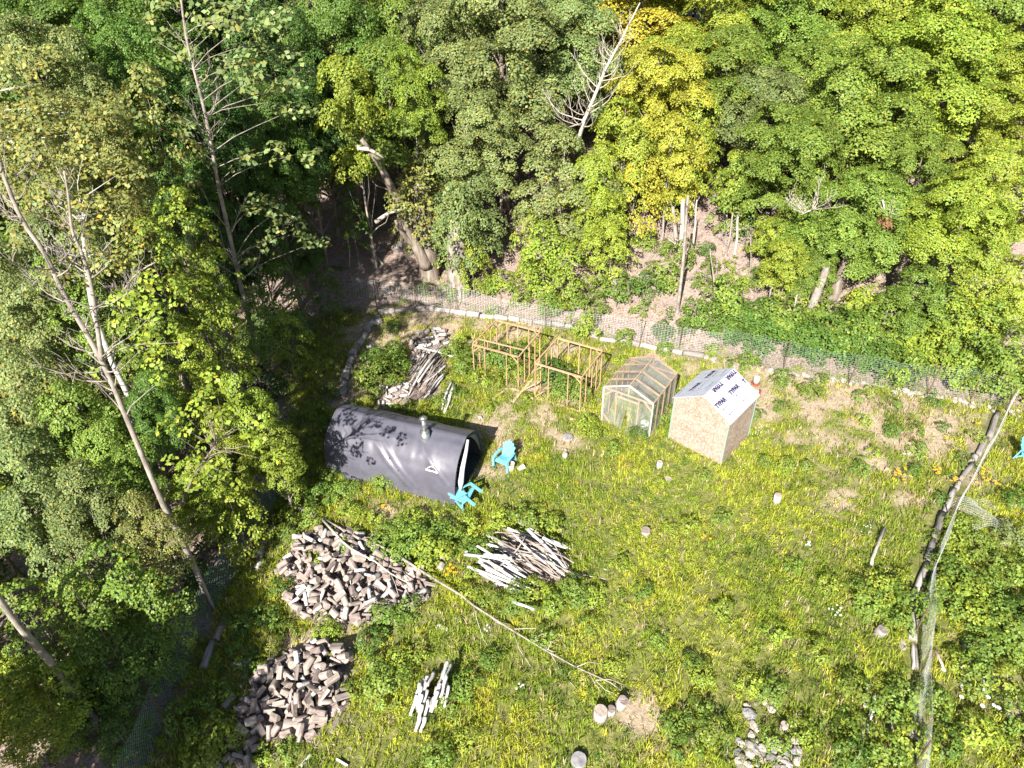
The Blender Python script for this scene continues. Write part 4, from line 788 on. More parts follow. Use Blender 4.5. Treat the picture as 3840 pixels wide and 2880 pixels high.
def rock_mesh(seed, fl=.6):
    random.seed(seed); n = 10; m = 7; vs = []; ph = random.random()*9
    for i in range(m+1):
        for k in range(n):
            th = math.pi*i/m; a = 2*math.pi*k/n; r = 1+.28*(float(vnoise(3*math.cos(a)*math.sin(th)+ph+20, 3*math.sin(a)*math.sin(th)+3*math.cos(th)+ph+20))-.5)*2; vs.append((r*math.sin(th)*math.cos(a), .8*r*math.sin(th)*math.sin(a), fl*r*math.cos(th)))
    fs = [(i*n+k, (i+1)*n+k, (i+1)*n+(k+1) % n, i*n+(k+1) % n) for i in range(m) for k in range(n)]; me = bpy.data.meshes.new('rock'); me.from_pydata(vs, [], fs); me.update(); return me
ROCKS = {m: [rock_mesh(100+k) for k in range(5)] for m in ('stone', 'rock')}
for m, l_ in ROCKS.items():
    for me in l_: me.materials.append(M[m])
def rock(x, y, s, label, group=None, m='rock', name='rock', dz=.25, cat='rock'):
    o = bpy.data.objects.new(name, random.choice(ROCKS[m])); col.objects.link(o); o.location = (x, y, T(x, y)+s*dz); o.scale = (s*random.uniform(.8, 1.2), s*random.uniform(.8, 1.2), s*random.uniform(.7, 1.1)); o.rotation_euler = (random.uniform(-.3, .3), random.uniform(-.3, .3), random.random()*6); tag(o, label, cat, group); return o
random.seed(33)
for px, py, s, l_ in [(1412, 1218, .42, 'big grey boulder on the shaded bank behind the tent'), (1310, 1540, .28, 'flat grey rock behind the tent back end'), (2420, 1045, .45, 'dappled grey boulder on the bank above the frames'), (1880, 1050, .3, 'pale stone beside the second big trunk'), (3600, 1700, .13, 'pale rock left of the grey timber border'), (3328, 1760, .12, 'pale rock in the dry grass near the orange flowers'), (3260, 1995, .1, 'small pale rock in the grass'), (2930, 920, .5, 'brown flat boulder on the bare bank'), (1500, 935, .4, 'round boulder in the forest shade left of the big trunk'), (1430, 940, .35, 'grey boulder in the forest shade, further left of the big trunk'), (1650, 1170, .12, 'white flat stone on the log border'), (2810, 2680, .2, 'rock above the rubble pile at the bottom'), (2625, 2760, .18, 'dark rock left of the rubble pile at the bottom'), (1800, 1570, .14, 'white rock in the weeds above the tent'), (2120, 1690, .1, 'small white rock in the grass'), (2560, 1885, .09, 'small pinkish rock in the grass')]:
    q = G(px, py); rock(q.x, q.y, s, l_, None, 'stone' if 'white' in l_ or 'pale' in l_ else 'rock')
RP = [G(*q) for q in [(2770, 2790), (2870, 2780), (3010, 2830), (2990, 2890), (2880, 2900), (2780, 2880)]]; Hr = []
for k in range(70):
    f = random.random(); g = random.random(); q = G(2765+235*f, 2780+120*g); s = random.uniform(.06, .16); rock(q.x, q.y, s, 'pale rubble stone in the pile at the bottom right', 'rubble pile at the bottom', random.choice(('stone', 'stone', 'rock')), dz=.3+random.random()*.7)
for k in range(16): q = G(random.uniform(2560, 2960), random.uniform(2620, 2800)); rock(q.x, q.y, random.uniform(.07, .15), 'loose rubble stone in the weeds around the bottom pile', 'loose rubble stones', 'stone')
# pale stone edging at the back right
ep = [(2650, 1345), (2760, 1372), (2900, 1392), (3030, 1415), (3170, 1432), (3300, 1452), (3350, 1472), (3430, 1478), (3560, 1500), (3700, 1532), (3760, 1540), (3839, 1560)]; W3 = [G(*q) for q in ep]
for i in range(len(W3)-1):
    L = (W3[i+1]-W3[i]).length; n = max(1, int(L/.20))
    for k in range(n):
        for row in range(2):
            q = W3[i].lerp(W3[i+1], (k+random.random()*.5)/n); rock(q.x+random.uniform(-.1, .1), q.y+random.uniform(-.12, .12)+row*.14-.08, random.uniform(.05, .16), 'pale stone in the edging along the back right fence', 'stone edging along the back fence', 'stone', 'edging_stone', .3, 'stone')
# ------------------------------------------------------------------ log borders
random.seed(44)
def border(pts, lens, r, label, group, m=('timber', 'log_end')):
    W_ = [G(*q) for q in pts]; i = 0; pos = W_[0].copy(); left = list(W_[1:])
    while left:
        L = random.uniform(*lens); tgt = left[0]; dd = tgt-pos; 
        if dd.length < L*.5: left.pop(0); continue
        L = min(L, dd.length); u = dd.normalized(); rr = r*random.uniform(.8, 1.2); mb = MB(); n = 4
        mb.tube([(-L/2+.02+(L-.04)*k/n, random.uniform(-.015, .015), 0) for k in range(n+1)], [rr*random.uniform(.92, 1.06) for k in range(n+1)], 11, jit=.07, capmi=1); o = mb.build('border_log', list(m)); c = pos+u*L/2
        o.location = (c.x, c.y, T(c.x, c.y)+rr*.7); o.rotation_euler = (0, 0, math.atan2(u.y, u.x)+random.uniform(-.08, .08)); tag(o, label, 'log', group); pos = pos+u*L
border([zb(160, 760), zb(175, 640), zb(200, 540), zb(250, 420), zb(300, 350), zb(345, 250), zb(420, 190)], (.5, .9), .19, 'thick log in the border running up the left side behind the tent', 'log border on the left behind the tent')
border([(1420, 1180), (1560, 1160), (1700, 1172), (1800, 1190), (1950, 1205), (2150, 1232), (2250, 1275), (2400, 1300), (2560, 1330), (2650, 1345)], (.7, 1.3), .15, 'log in the border below the back fence', 'log border below the back fence')
border([(1035, 1965), (1040, 1985)], (.5, .8), .14, 'dark log at the upper end of the left fence border', 'log border along the left fence'); border([(1030, 1980), (985, 2050), (975, 2095)], (.5, .8), .15, 'dark log in the border along the left fence', 'log border along the left fence')
border([z4(225, 570), z4(160, 730)], (.5, .8), .12, 'dark log in the border along the left fence', 'log border along the left fence'); border([z4(90, 900), z4(20, 1000)], (.6, .9), .15, 'dark log in the border along the left fence', 'log border along the left fence')
border([z6(430, 60), z6(350, 180), z6(290, 300), z6(240, 400), z6(170, 590)], (.6, 1.1), .14, 'dark log in the border along the left fence', 'log border along the left fence')
border(RB1, (.9, 2.4), .105, 'wide grey log in the border along the right fence', 'log border along the right fence')
border([z8(590, 400), z8(595, 900)], (1.5, 2.4), .11, 'wide grey log in the border along the right fence', 'log border along the right fence'); border([z8(600, 1030), z8(590, 1650)], (1.4, 2.4), .09, 'wide grey log in the border along the right fence', 'log border along the right fence')
# ------------------------------------------------------------------ wire fences
def wires(segs, r):                                                  # many thin straight wires as one mesh of 3-sided prisms
    A = np.array([s[0] for s in segs], float); B = np.array([s[1] for s in segs], float); D = B-A; D /= np.linalg.norm(D, axis=1, keepdims=True)+1e-9
    a = np.where(np.abs(D[:, 2:3]) < .9, np.array([[0, 0, 1.]]), np.array([[1., 0, 0]])); u = np.cross(D, a); u /= np.linalg.norm(u, axis=1, keepdims=True); w_ = np.cross(D, u); V = []
    for E_ in (A, B):
        for k in range(3): an = 2*math.pi*k/3; V.append(E_+(u*math.cos(an)+w_*math.sin(an))*r)
    v = np.stack(V, 1).reshape(-1, 3); i = np.arange(len(A))[:, None]*6; f = np.concatenate([i+np.array([[k, (k+1) % 3, 3+(k+1) % 3, 3+k]]) for k in range(3)]); return v, f
def wire_fence(label, base_px, hgt, dx, dz, r, m, posts, post_h, lean=0.0, diamond=False, post_r=.022, wave=.05, post_lab=None):
    W_ = [G(*q) if len(q) == 2 else Vector(q) for q in base_px]; r0 = empty('wire_fence', W_[0]); tag(r0, label, 'fence'); segs = []; c = W_[0]; cum = [0]
    for i in range(len(W_)-1): cum.append(cum[-1]+(W_[i+1]-W_[i]).length)
    def at(s, h):
        i = max(0, min(len(W_)-2, int(np.searchsorted(cum, s))-1)); p = W_[i].lerp(W_[i+1], (s-cum[i])/(cum[i+1]-cum[i])); t = (W_[i+1]-W_[i]).normalized(); nn = Vector((-t.y, t.x, 0)); p.z = T(p.x, p.y)+.03
        return p-c+nn*(lean*h+wave*math.sin(s*1.7+h*2)*h)+Vector((0, 0, h+.04*math.sin(s*1.3)*h))
    tot = cum[-1]; ns = int(tot/.3)
    if diamond:
        n = int(tot/dx)
        for k in range(n):
            for sg in (1, -1):
                m_ = int(hgt/dz)
                for j in range(m_): s0 = k*dx+(j % 2)*dx/2; s1 = s0+sg*dx/2; segs.append((at(s0, j*dz), at(s1, (j+1)*dz)))
    else:
        for j in range(int(hgt/dz)+1):
            h = j*dz; pts = [at(tot*k/ns, h) for k in range(ns+1)]; segs += list(zip(pts[:-1], pts[1:]))
        for k in range(int(tot/dx)+1): s = k*dx; pts = [at(s, hgt*q/3) for q in range(4)]; segs += list(zip(pts[:-1], pts[1:]))
    v, f = wires(segs, r); link('wire_mesh', npmesh('wire_mesh', v, f), r0, (m,))
    for q in posts:
        p = G(*q[:2])-c; mb = MB(); tl = q[2] if len(q) > 2 else 0; mb.beam(p+Vector((0, 0, -.1)), p+Vector((tl, 0, post_h)), post_r*2, post_r*1.4, up=(0, 1, 0)); mb.build('fence_post', 'post', r0)
    return r0
wire_fence('tall welded wire fence on metal posts running along the back of the garden', [(1330, 1120), (1500, 1135), (1715, 1155), (1880, 1195), (2044, 1234), (2230, 1255), (2400, 1285), (2545, 1308), (2700, 1330)], 1.25, .15, .10, .0045, 'wire', [(1412, 1146), (1560, 1150), (1715, 1158), (1881, 1195), (2044, 1234), (2228, 1255), (2400, 1282), (2545, 1308)], 1.45)
wire_fence('dark green netting fence along the back right above the pale stones', [(2695, 1328), (2937, 1388), (3180, 1440), (3477, 1478), (3640, 1500), (3780, 1535)], 1.5, .16, .10, .0042, 'wire_green', [(2695, 1328), (2937, 1388), (3180, 1445, .1), (3477, 1480, .1), (3640, 1500)], 1.65)
wire_fence('wire netting fence running down the right side past the grey logs', [(3790, 1520), (3700, 1700), (3590, 1900), (3520, 2060), (3475, 2200), (3455, 2400), (3450, 2560), (3440, 2720), (3438, 2880), (3436, 2990)], 1.15, .10, .07, .0028, 'wire', [(3770, 1540), (3550, 1960), (3431, 2372), (3455, 2530), (3434, 2862)], 1.25, diamond=False)
wire_fence('dark chain-link fence along the shaded left edge of the garden', [(520, 2960), (620, 2700), (700, 2500), (800, 2300), (900, 2130), (990, 1960), (1060, 1850)], 1.3, .11, .075, .0036, 'wire_green', [(620, 2700), (800, 2300), (985, 1965)], 1.4, lean=.12, diamond=True)
# loose roll of wire netting right of the fence
q0 = G(*z7(1090, 1330)); sg = []
def nf(i, j): x = i*.09; y = j*.09; return Vector((x*.8+.25*math.sin(y*2), y*.9, .12+.28*math.sin(x*1.9+.4)**2+.12*math.sin(y*3+x)))
for i in range(20):
    for j in range(20):
        if i < 19: sg.append((nf(i, j), nf(i+1, j)))
        if j < 19: sg.append((nf(i, j), nf(i, j+1)))
v, f = wires(sg, .004); o = link('wire_netting', npmesh('wire_netting', v, f), None, ('wire',)); o.location = q0-Vector((.7, .8, 0)); tag(o, 'loose crumpled wire netting lying right of the fence and grey logs', 'netting')
# ------------------------------------------------------------------ flowers
def flowers(px, py, n, spread, m, label, s=.045, hgt=.35, cat='flowers', name='flower_clump'):
    q = G(px, py); r = empty(name, q); tag(r, label, cat)
    s *= .62 if 'white' in m else 1
    for k in range(n):
        x = random.gauss(0, spread); y = random.gauss(0, spread*.8); h = hgt*random.uniform(.7, 1.2); mb = MB(); mb.tube([(x*.7, y*.7, 0), (x, y, h)], .006, 4); mb.build('stem', 'stemgreen', r)
        mb = MB(); p = 8
        for j in range(p):
            a = 2*math.pi*j/p; a2 = a+.5; mb.add([(x, y, h+.01), (x+s*math.cos(a-.3), y+s*math.sin(a-.3), h+.012), (x+s*1.3*math.cos(a), y+s*1.3*math.sin(a), h-.004), (x+s*math.cos(a+.3), y+s*math.sin(a+.3), h+.012)], [(0, 1, 2, 3)])
        mb.build('bloom', m, r)
M['stemgreen'] = mat('stem_green', (.10, .18, .04), .7)
for a in [(3358, 1800, 14, .2, 'petal_orange', 'largest clump of orange flowers, in the grass right of the shed'), (3505, 1785, 8, .13, 'petal_orange', 'orange flowers left of the grey logs'), (3575, 1815, 7, .17, 'petal_orange', 'orange flowers touching the left side of the grey logs'), (3680, 1805, 13, .22, 'petal_orange', 'orange flowers right of the grey logs'), (3720, 1835, 4, .1, 'petal_orange', 'small group of orange flowers on the far right, below the others'), (3650, 1612, 3, .06, 'petal_orange', 'tiny orange flower pair near the pale stone edging'), (3385, 1780, 2, .04, 'petal_orange', 'single orange flower above the largest clump'), (2640, 2040, 3, .12, 'petal_orange', 'few orange flowers in the open grass'), (1440, 1925, 5, .12, 'petal_orange', 'orange flowers at the foot of the tent'), (1700, 2170, 8, .16, 'petal_orange', 'orange leaves and flowers beside the pole stack')]: flowers(*a)
for a in [(3025, 2062, 6, .09, 'petal_white', 'white flowers in the grass right of the middle', .05), (3390, 1720, 4, .08, 'petal_white', 'white flowers in the dry grass near the orange ones', .05), (3128, 2312, 9, .14, 'petal_white', 'white flowers scattered in the grass left of the fence post', .045), (3640, 2640, 10, .42, 'petal_white', 'large white blooms right of the wire fence', .085), (3230, 2000, 7, .16, 'petal_white', 'pale flowers beside the lying post', .03), (2830, 1635, 12, .22, 'petal_white', 'small white flowers at the right side of the shed', .025), (2790, 1765, 5, .12, 'petal_white', 'sparse white flowers below the shed', .03), (1960, 2590, 5, .1, 'petal_white', 'white flowers below the fallen tree', .04), (1830, 2380, 4, .06, 'petal_white', 'little white flowers by the fallen tree', .04)]: flowers(*a)
# ------------------------------------------------------------------ trees and plants: prototypes
random.seed(77)
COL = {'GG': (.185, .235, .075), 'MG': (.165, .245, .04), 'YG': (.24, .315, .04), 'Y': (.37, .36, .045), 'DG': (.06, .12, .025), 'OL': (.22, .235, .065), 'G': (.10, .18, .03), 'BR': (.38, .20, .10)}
CW = {'GG': 'grey-green', 'MG': 'mid-green', 'YG': 'yellow-green', 'Y': 'yellowish', 'DG': 'dark green', 'OL': 'olive-green', 'G': 'deep green', 'BR': 'brown'}
PROTO = {}
def make_proto(kind, i, Hh, Rr, zlo, ncl, cr, per, leaf, r0, nl, bark='bark', asp=.72, flat=.5, inner=.15, lobes=None):
    cl = lobed_clumps(Rr, zlo, Hh, *lobes, cr) if lobes else crown_clumps(Rr, zlo, Hh, ncl, cr, inner=inner); cm = crown_mesh('crown', cl, per, leaf, flat, asp=asp); cm.materials.append(M['leaf'])
    tb = trunk_mb(Hh, r0, cl, nl); me = bpy.data.meshes.new('trunk'); me.from_pydata(tb.v, [], tb.f); me.polygons.foreach_set('use_smooth', tb.sm); me.update(); me.materials.append(M[bark])
    PROTO.setdefault(kind, []).append((cm, me, Hh, Rr, (zlo+Hh)/2))
for i in range(5): make_proto('big', i, 15, 4.1, 5.4, 0, .74, 440, .148, .24, 26, flat=.42, lobes=(15, 1.75, 15))
for i in range(4): make_proto('med', i, 8, 2.5, 1.8, 0, .52, 560, .125, .10, 14, 'bark_pale', flat=.42, lobes=(12, 1.1, 14))
for i in range(3): make_proto('sparse', i, 9, 2.4, 2.0, 46, .62, 170, .20, .09, 22, 'bark_pale', .85, .35)
for i in range(4): make_proto('small', i, 4.2, 1.25, .5, 34, .45, 420, .125, .035, 8, 'bark_pale')
for i in range(4): make_proto('shrub', i, 1.3, .75, .1, 22, .28, 760, .10, .02, 5, 'bark_pale')
for i in range(5): make_proto('weed', i, .55, .42, .05, 12, .17, 1500, .075, .01, 3, 'stemgreen', .6)
TREES = []
def put_tree(kind, x, y, H, R, c, name='tree', cat='tree', lab=None, group=None, pale=None, lean=(0, 0)):
    cm, tm, h0, r0, _ = random.choice(PROTO[kind]); r = empty(name, (x, y, T(x, y)), random.random()*6.28); s = R/r0; r.rotation_euler = (lean[0], lean[1], r.rotation_euler.z)
    a = link('trunk', tm, r); a.scale = (s, s, H/h0); b = link('crown', cm, r) if name != 'weed_plant' else link('leaves', cm, r)
    if name == 'weed_plant': a.name = 'stem'
    sz = max(.8, min(1.25, (H/h0)/s))*s; b.scale = (s, s, sz); b.location.z = max(0, H-h0*sz) if H > h0*sz else -(h0*sz-H)*.5
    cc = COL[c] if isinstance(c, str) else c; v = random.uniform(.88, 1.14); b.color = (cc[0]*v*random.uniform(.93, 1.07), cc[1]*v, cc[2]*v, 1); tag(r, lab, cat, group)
    TREES.append((r, c, kind, H, R)); return r
def place(px2, py2, Y, R2, c, kind='big', lab=None, fr=None, name='tree', dx=0):   # px2, py2: crown centre in the 2212-wide view; R2 its radius there
    q = AT(px2*K, py2*K, Y); Zd = (q-Vector((0, 0, CH))).dot(Vector(_fw)); R = R2*K/FPX*Zd; g = T(q.x, Y); p0 = PROTO[kind][0]; hc = (p0[2]-p0[4])*R/p0[3]; H = max(1.0, q.z-g+hc*.9)
    if H > 22 or H < 1.2: print('place?', px2, py2, Y, 'H', round(H, 1), 'R', round(R, 1), c)
    return put_tree(kind, q.x, Y, H, R, c, name=name, lab=lab)
PL = [# back, front row
 (1000, 445, 35.8, 92, 'GG', 'med'), (1215, 400, 36.5, 108, 'GG', 'med'), (985, 462, 34.3, 52, 'GG', 'small'), (905, 420, 36.2, 62, 'OL', 'small'), (1010, 300, 38.5, 125, 'GG', 'big'), (840, 235, 38.5, 130, 'MG', 'big'), (700, 330, 40, 110, 'G', 'big'), (1085, 130, 42, 170, 'GG', 'big'), (1220, 110, 44, 130, 'GG', 'big'), (960, 100, 43, 120, 'GG', 'big'),
 (760, 210, 37, 90, 'YG', 'med'), (890, 180, 36.8, 70, 'YG', 'med'), (720, 90, 42, 120, 'G', 'big'), (800, 60, 45, 120, 'MG', 'big'),
 (1420, 200, 40, 115, 'Y', 'big'), (1345, 300, 38, 82, 'YG', 'med'), (1455, 320, 37.5, 80, 'Y', 'med'), (1300, 470, 35.0, 66, 'YG', 'med'), (1290, 400, 36, 70, 'YG', 'med'), (1470, 170, 43, 110, 'YG', 'big'), (1500, 300, 39, 80, 'YG', 'med'), (1375, 390, 37, 50, 'Y', 'small'), (1320, 540, 34.2, 48, 'YG', 'small'),
 (1180, 545, 33.8, 55, 'YG', 'small'), (1230, 570, 33.2, 48, 'YG', 'small'), (1020, 560, 34.2, 34, 'YG', 'small'), (1150, 505, 35, 40, 'YG', 'small'),
 (1560, 215, 42, 120, 'MG', 'big'), (1690, 400, 36, 125, 'MG', 'big'), (1640, 270, 40, 110, 'GG', 'big'), (1850, 330, 38, 150, 'MG', 'big'), (1760, 250, 42, 120, 'MG', 'big'), (1990, 240, 41, 150, 'YG', 'big'), (1840, 530, 32, 120, 'MG', 'big'), (1960, 430, 34, 110, 'MG', 'big'), (2060, 520, 30, 120, 'YG', 'big'), (2160, 420, 31, 120, 'YG', 'big'), (2150, 620, 27.5, 90, 'YG', 'med'), (1990, 640, 28.5, 80, 'MG', 'med'), (1680, 500, 34, 58, 'YG', 'med'), (1700, 570, 31.6, 60, 'YG', 'med'), (1760, 590, 31, 55, 'MG', 'med'), (1590, 400, 37, 45, 'MG', 'small'), (2120, 720, 26.2, 60, 'MG', 'small'), (2060, 690, 27, 50, 'YG', 'small'), (1910, 690, 28.4, 46, 'MG', 'small'), (2190, 760, 24.6, 60, 'MG', 'small'),
  (1600, 380, 38, 60, 'YG', 'med'), (1740, 500, 33, 80, 'MG', 'med'),
 # left side
 (90, 150, 27, 130, 'GG', 'big'), (200, 290, 24, 105, 'OL', 'big'), (80, 330, 22, 110, 'OL', 'med'), (330, 250, 26, 80, 'OL', 'sparse'), (270, 120, 30, 110, 'G', 'big'), (590, 130, 38, 120, 'DG', 'big'), (560, 260, 34, 100, 'G', 'big'), (120, 480, 20.5, 110, 'GG', 'med'), (250, 430, 22.5, 80, 'OL', 'med'), (40, 600, 19, 110, 'GG', 'med'),
 (400, 500, 23, 75, 'YG', 'sparse'), (330, 560, 21.5, 70, 'YG', 'sparse'), (430, 600, 22.6, 70, 'YG', 'med'), (470, 690, 22, 60, 'YG', 'sparse'), (300, 690, 19.6, 85, 'MG', 'med'), (150, 640, 19.2, 90, 'MG', 'med'), (410, 790, 19.8, 75, 'YG', 'med'), (520, 870, 19.4, 80, 'YG', 'med'), (590, 960, 18.6, 60, 'YG', 'med'), (480, 960, 18.2, 75, 'YG', 'med'), (420, 1040, 16.8, 70, 'YG', 'med'), (500, 1090, 16.8, 60, 'YG', 'small'), (620, 1010, 19.2, 36, 'YG', 'small'),
 (60, 860, 16.8, 100, 'GG', 'med'), (170, 900, 16.8, 100, 'MG', 'med'), (260, 960, 16.2, 80, 'MG', 'med'), (70, 1040, 15.0, 110, 'GG', 'med'), (190, 1080, 14.6, 90, 'GG', 'med'), (310, 1130, 14.4, 75, 'OL', 'med'), (330, 860, 17.6, 65, 'G', 'med'), (250, 1240, 13.2, 80, 'MG', 'sparse'), (340, 1290, 13.0, 60, 'MG', 'small'), (170, 1300, 12.2, 75, 'MG', 'sparse'), (60, 1330, 11.6, 80, 'MG', 'sparse'), (240, 1400, 11.4, 70, 'G', 'small'), (60, 1540, 10.2, 110, 'YG', 'med'), (150, 1480, 10.6, 60, 'YG', 'small'), (200, 1570, 10.4, 55, 'G', 'small'), (290, 1480, 11.0, 50, 'G', 'small'), (270, 1600, 10.0, 50, 'G', 'small'), (330, 1400, 11.8, 46, 'G', 'small'),
 (620, 720, 26.5, 42, 'YG', 'small'), (600, 610, 29, 50, 'G', 'small'), (560, 680, 26, 46, 'MG', 'small'), (640, 500, 35, 50, 'G', 'med'), (700, 610, 32.5, 30, 'G', 'small'), (760, 470, 37, 34, 'G', 'small'), (540, 480, 33, 70, 'G', 'med'), (400, 360, 30, 70, 'G', 'med'), (500, 560, 29, 60, 'DG', 'med'), (430, 230, 30.5, 95, 'DG', 'big'), (340, 400, 29, 80, 'G', 'big'), (500, 400, 31.5, 80, 'DG', 'big'), (600, 330, 35, 80, 'G', 'big'), (640, 230, 37, 90, 'DG', 'big')]
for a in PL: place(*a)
# forest filling the bank behind, and the wood on the left
def near_tree(x, y, dmin): return any(abs(t[0].location.x-x) < dmin and math.hypot(t[0].location.x-x, t[0].location.y-y) < dmin*(.6+.4*min(1.2, t[4]/3)) for t in TREES)
n = 0; tries = 0
for a in [(1760, 40, 52, 130, 'MG'), (2120, 330, 38, 110, 'YG'), (2080, 90, 46, 150, 'MG'), (1930, 60, 47, 140, 'YG'), (2190, 210, 40, 120, 'YG'), (1640, 100, 48, 120, 'MG'), (1560, 60, 47, 110, 'YG')]: place(*a)
while n < 80 and tries < 8000:
    tries += 1; y = random.uniform(36, 68); x = random.uniform(-1, 1)*(y*.80+6); dd = y-float(backline(x))
    if dd < 5 or near_tree(x, y, 4.3): continue
    bp = P((x, y, T(x, y)+.1)); bx, by = bp[0]/K, bp[1]/K
    if 540 < bx < 900 and by > 345: continue
    if 1330 < bx < 1640 and by > 420: continue
    H = random.uniform(10.5, 17)-.03*(y-36)*4*(random.random()); R = random.uniform(3.2, 5.0)
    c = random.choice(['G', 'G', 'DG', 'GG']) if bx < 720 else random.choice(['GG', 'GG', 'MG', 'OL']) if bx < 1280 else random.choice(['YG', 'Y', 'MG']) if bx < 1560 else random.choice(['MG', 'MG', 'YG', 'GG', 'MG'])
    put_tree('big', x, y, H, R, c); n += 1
n = 0; tries = 0
while n < 46 and tries < 5000:
    tries += 1; y = random.uniform(9, 36); x = random.uniform(-34, -12.5-.12*max(0, 20-y))
    if abs(x) > (math.hypot(y, 20)*.80)*.80+3 or near_tree(x, y, 2.9): continue
    c = random.choice(['GG', 'MG', 'G', 'OL', 'G']); far = -x-12; H = random.uniform(4, 6.5)+far*.12+max(0, y-20)*.25; put_tree('med' if H < 10 else 'big', x, y, H, random.uniform(1.9, 2.8) if H < 10 else random.uniform(2.6, 3.4), c); n += 1
for x, y, H in [(-13.2, 5, 8.5), (-12.2, 2, 9)]: put_tree('big', x, y, H, 2.8, 'MG')
# ------------------------------------------------------------------ trees with their own recognisable trunks
def px_path(base, pts):                                              # base pixel on the ground; then pixels of the stem, kept near a plane through the base facing the camera
    B = G(*base); out = [B+Vector((0, 0, -.3)), B.copy()]
    for p in pts:
        lean = p[2] if len(p) > 2 else 0; out.append(AT(p[0], p[1], B.y+lean))
    return out
def sub_tube(mb, pts, r0, r1, n=9, p=1.0):
    m = len(pts); mb.tube(pts, [r0+(r1-r0)*(k/(m-1))**p for k in range(m)], n, jit=.04)
def dense(path, n=26):
    out = []; m = len(path)-1
    for k in range(n+1):
        x = k/n*m; i = min(m-1, int(x)); f = x-i; p = [path[max(0, min(m, j))] for j in (i-1, i, i+1, i+2)]
        out.append(.5*((2*p[1])+(p[2]-p[0])*f+(2*p[0]-5*p[1]+4*p[2]-p[3])*f*f+(3*p[1]-p[0]-3*p[2]+p[3])*f**3))
    return out
def bare_limbs(mb, path, r, count, lo, L, upc=.9, seedless=0):
    for _ in range(count):
        f = random.uniform(lo, .97); i = min(len(path)-2, int(f*(len(path)-1))); a = path[i].lerp(path[i+1], f*(len(path)-1)-i); an = random.random()*6.28; l = L*(1.15-f)*random.uniform(.6, 1.5)
        d_ = Vector((math.cos(an), math.sin(an), random.uniform(-.1, .35))); pts = [a]; v_ = d_.normalized()
        for k in range(7): v_ = (v_+Vector((random.gauss(0, .22), random.gauss(0, .22), upc*.20+random.gauss(0, .14)))).normalized(); pts.append(pts[-1]+v_*l/7)
        sub_tube(mb, pts, min(.035, r*.26*(1.1-f)+.006), .004, 5)
        for q in range(5):
            k = random.randint(2, 6); b = pts[k]; v2 = (v_+Vector((random.gauss(0, .6), random.gauss(0, .6), random.uniform(0, .7)))).normalized(); v3 = (v2+Vector((random.gauss(0, .4), random.gauss(0, .4), .35))).normalized(); p2 = [b, b+v2*l*.14, b+v2*l*.14+v3*l*.16*random.uniform(.5, 1.4)]; sub_tube(mb, p2, .009, .003, 4)
def special(name, label, paths, bark, clumps, c, leaf=.17, per=170, cat='tree', limbs=None, flat=.5, asp=.75):
    B = paths[0][0][1].copy(); r = empty(name, B); mb = MB()
    paths = [(dense(pts), r0, r1) for pts, r0, r1 in paths]; paths[0][0][1] = B.copy()
    for pts, r0, r1 in paths: sub_tube(mb, [p-B for p in pts], r0, r1, 10, .85)
    if limbs:
        for (pi, cnt, lo, L) in limbs: bare_limbs(mb, [p-B for p in paths[pi][0]], paths[pi][1], cnt, lo, L)
    main = [p-B for p in paths[0][0]]; cl = []
    for (px, py, Y, R) in clumps:
        q = AT(px*K, py*K, Y)-B
        for _ in range(3 if R > .45 else 1): cl.append((tuple(q+Vector((random.gauss(0, R*.55), random.gauss(0, R*.55), random.gauss(0, R*.4)))), (random.gauss(0, .2), random.gauss(0, .2)-.2, .9), R*random.uniform(.55, .85)))
        j = min(range(1, len(main)), key=lambda k: (main[k]-q).length+max(0, main[k].z-q.z+.9)*1.6+random.random()*1.2); a = main[j]; mid = a.lerp(q, .5)+Vector((0, 0, .1)); mid += Vector((random.gauss(0, .15), random.gauss(0, .15), 0)); mb.tube([a, a.lerp(mid, .5)+Vector((0, 0, .08)), mid, q], [.02, .016, .011, .004], 5, cap=False)
    mb.build('trunk', bark, r)
    if cl: cm = crown_mesh('crown', cl, per, leaf, flat, asp=asp); o = link('crown', cm, r, ('leaf',)); cc = COL[c]; o.color = (*cc, 1)
    tag(r, label, cat); return r
random.seed(91)
k = K
special('poplar', 'tall thin poplar with a long pale bare trunk and drooping leaf sprays, left of centre', [(px_path((980, 1430), [(965, 1340, 0), (938, 1215, -.1), (905, 1080, 0), (865, 900, 0), (820, 700, .1), (795, 560, 0), (768, 420, 0), (735, 290, 0), (700, 150, 0), (680, 0, 0), (665, -150, 0)]), .125, .03)], 'bark_pale',
        [(x, y, 27.3+dy, R) for x, y, dy, R in [(520, 40, -1, .9), (470, 60, 0, .7), (560, 90, 0, .9), (420, 20, 0, .8), (350, 30, 1, .8), (600, 120, 0, .7), (640, 180, .5, .7), (540, 170, -.5, .8), (390, 110, 0, .6), (340, 90, 0, .6), (590, 220, 0, .8), (650, 230, 0, .6), (500, 130, -1, .5), (330, 200, 0, .6), (600, 320, -.5, .6), (620, 440, -.5, .7), (660, 500, 0, .6), (560, 430, 0, .6), (620, 500, -.6, .7), (690, 520, 0, .6), (520, 350, -.6, .5), (380, 250, 0, .5), (650, 330, 0, .5), (540, 560, 0, .5), (410, 190, 0, .4), (430, 330, 0, .5), (300, 250, 0, .5), (560, 30, 0, .8), (480, 160, 1, .6)]], 'GG', .21, 110, limbs=[(0, 34, .35, 2.6)], asp=.8)
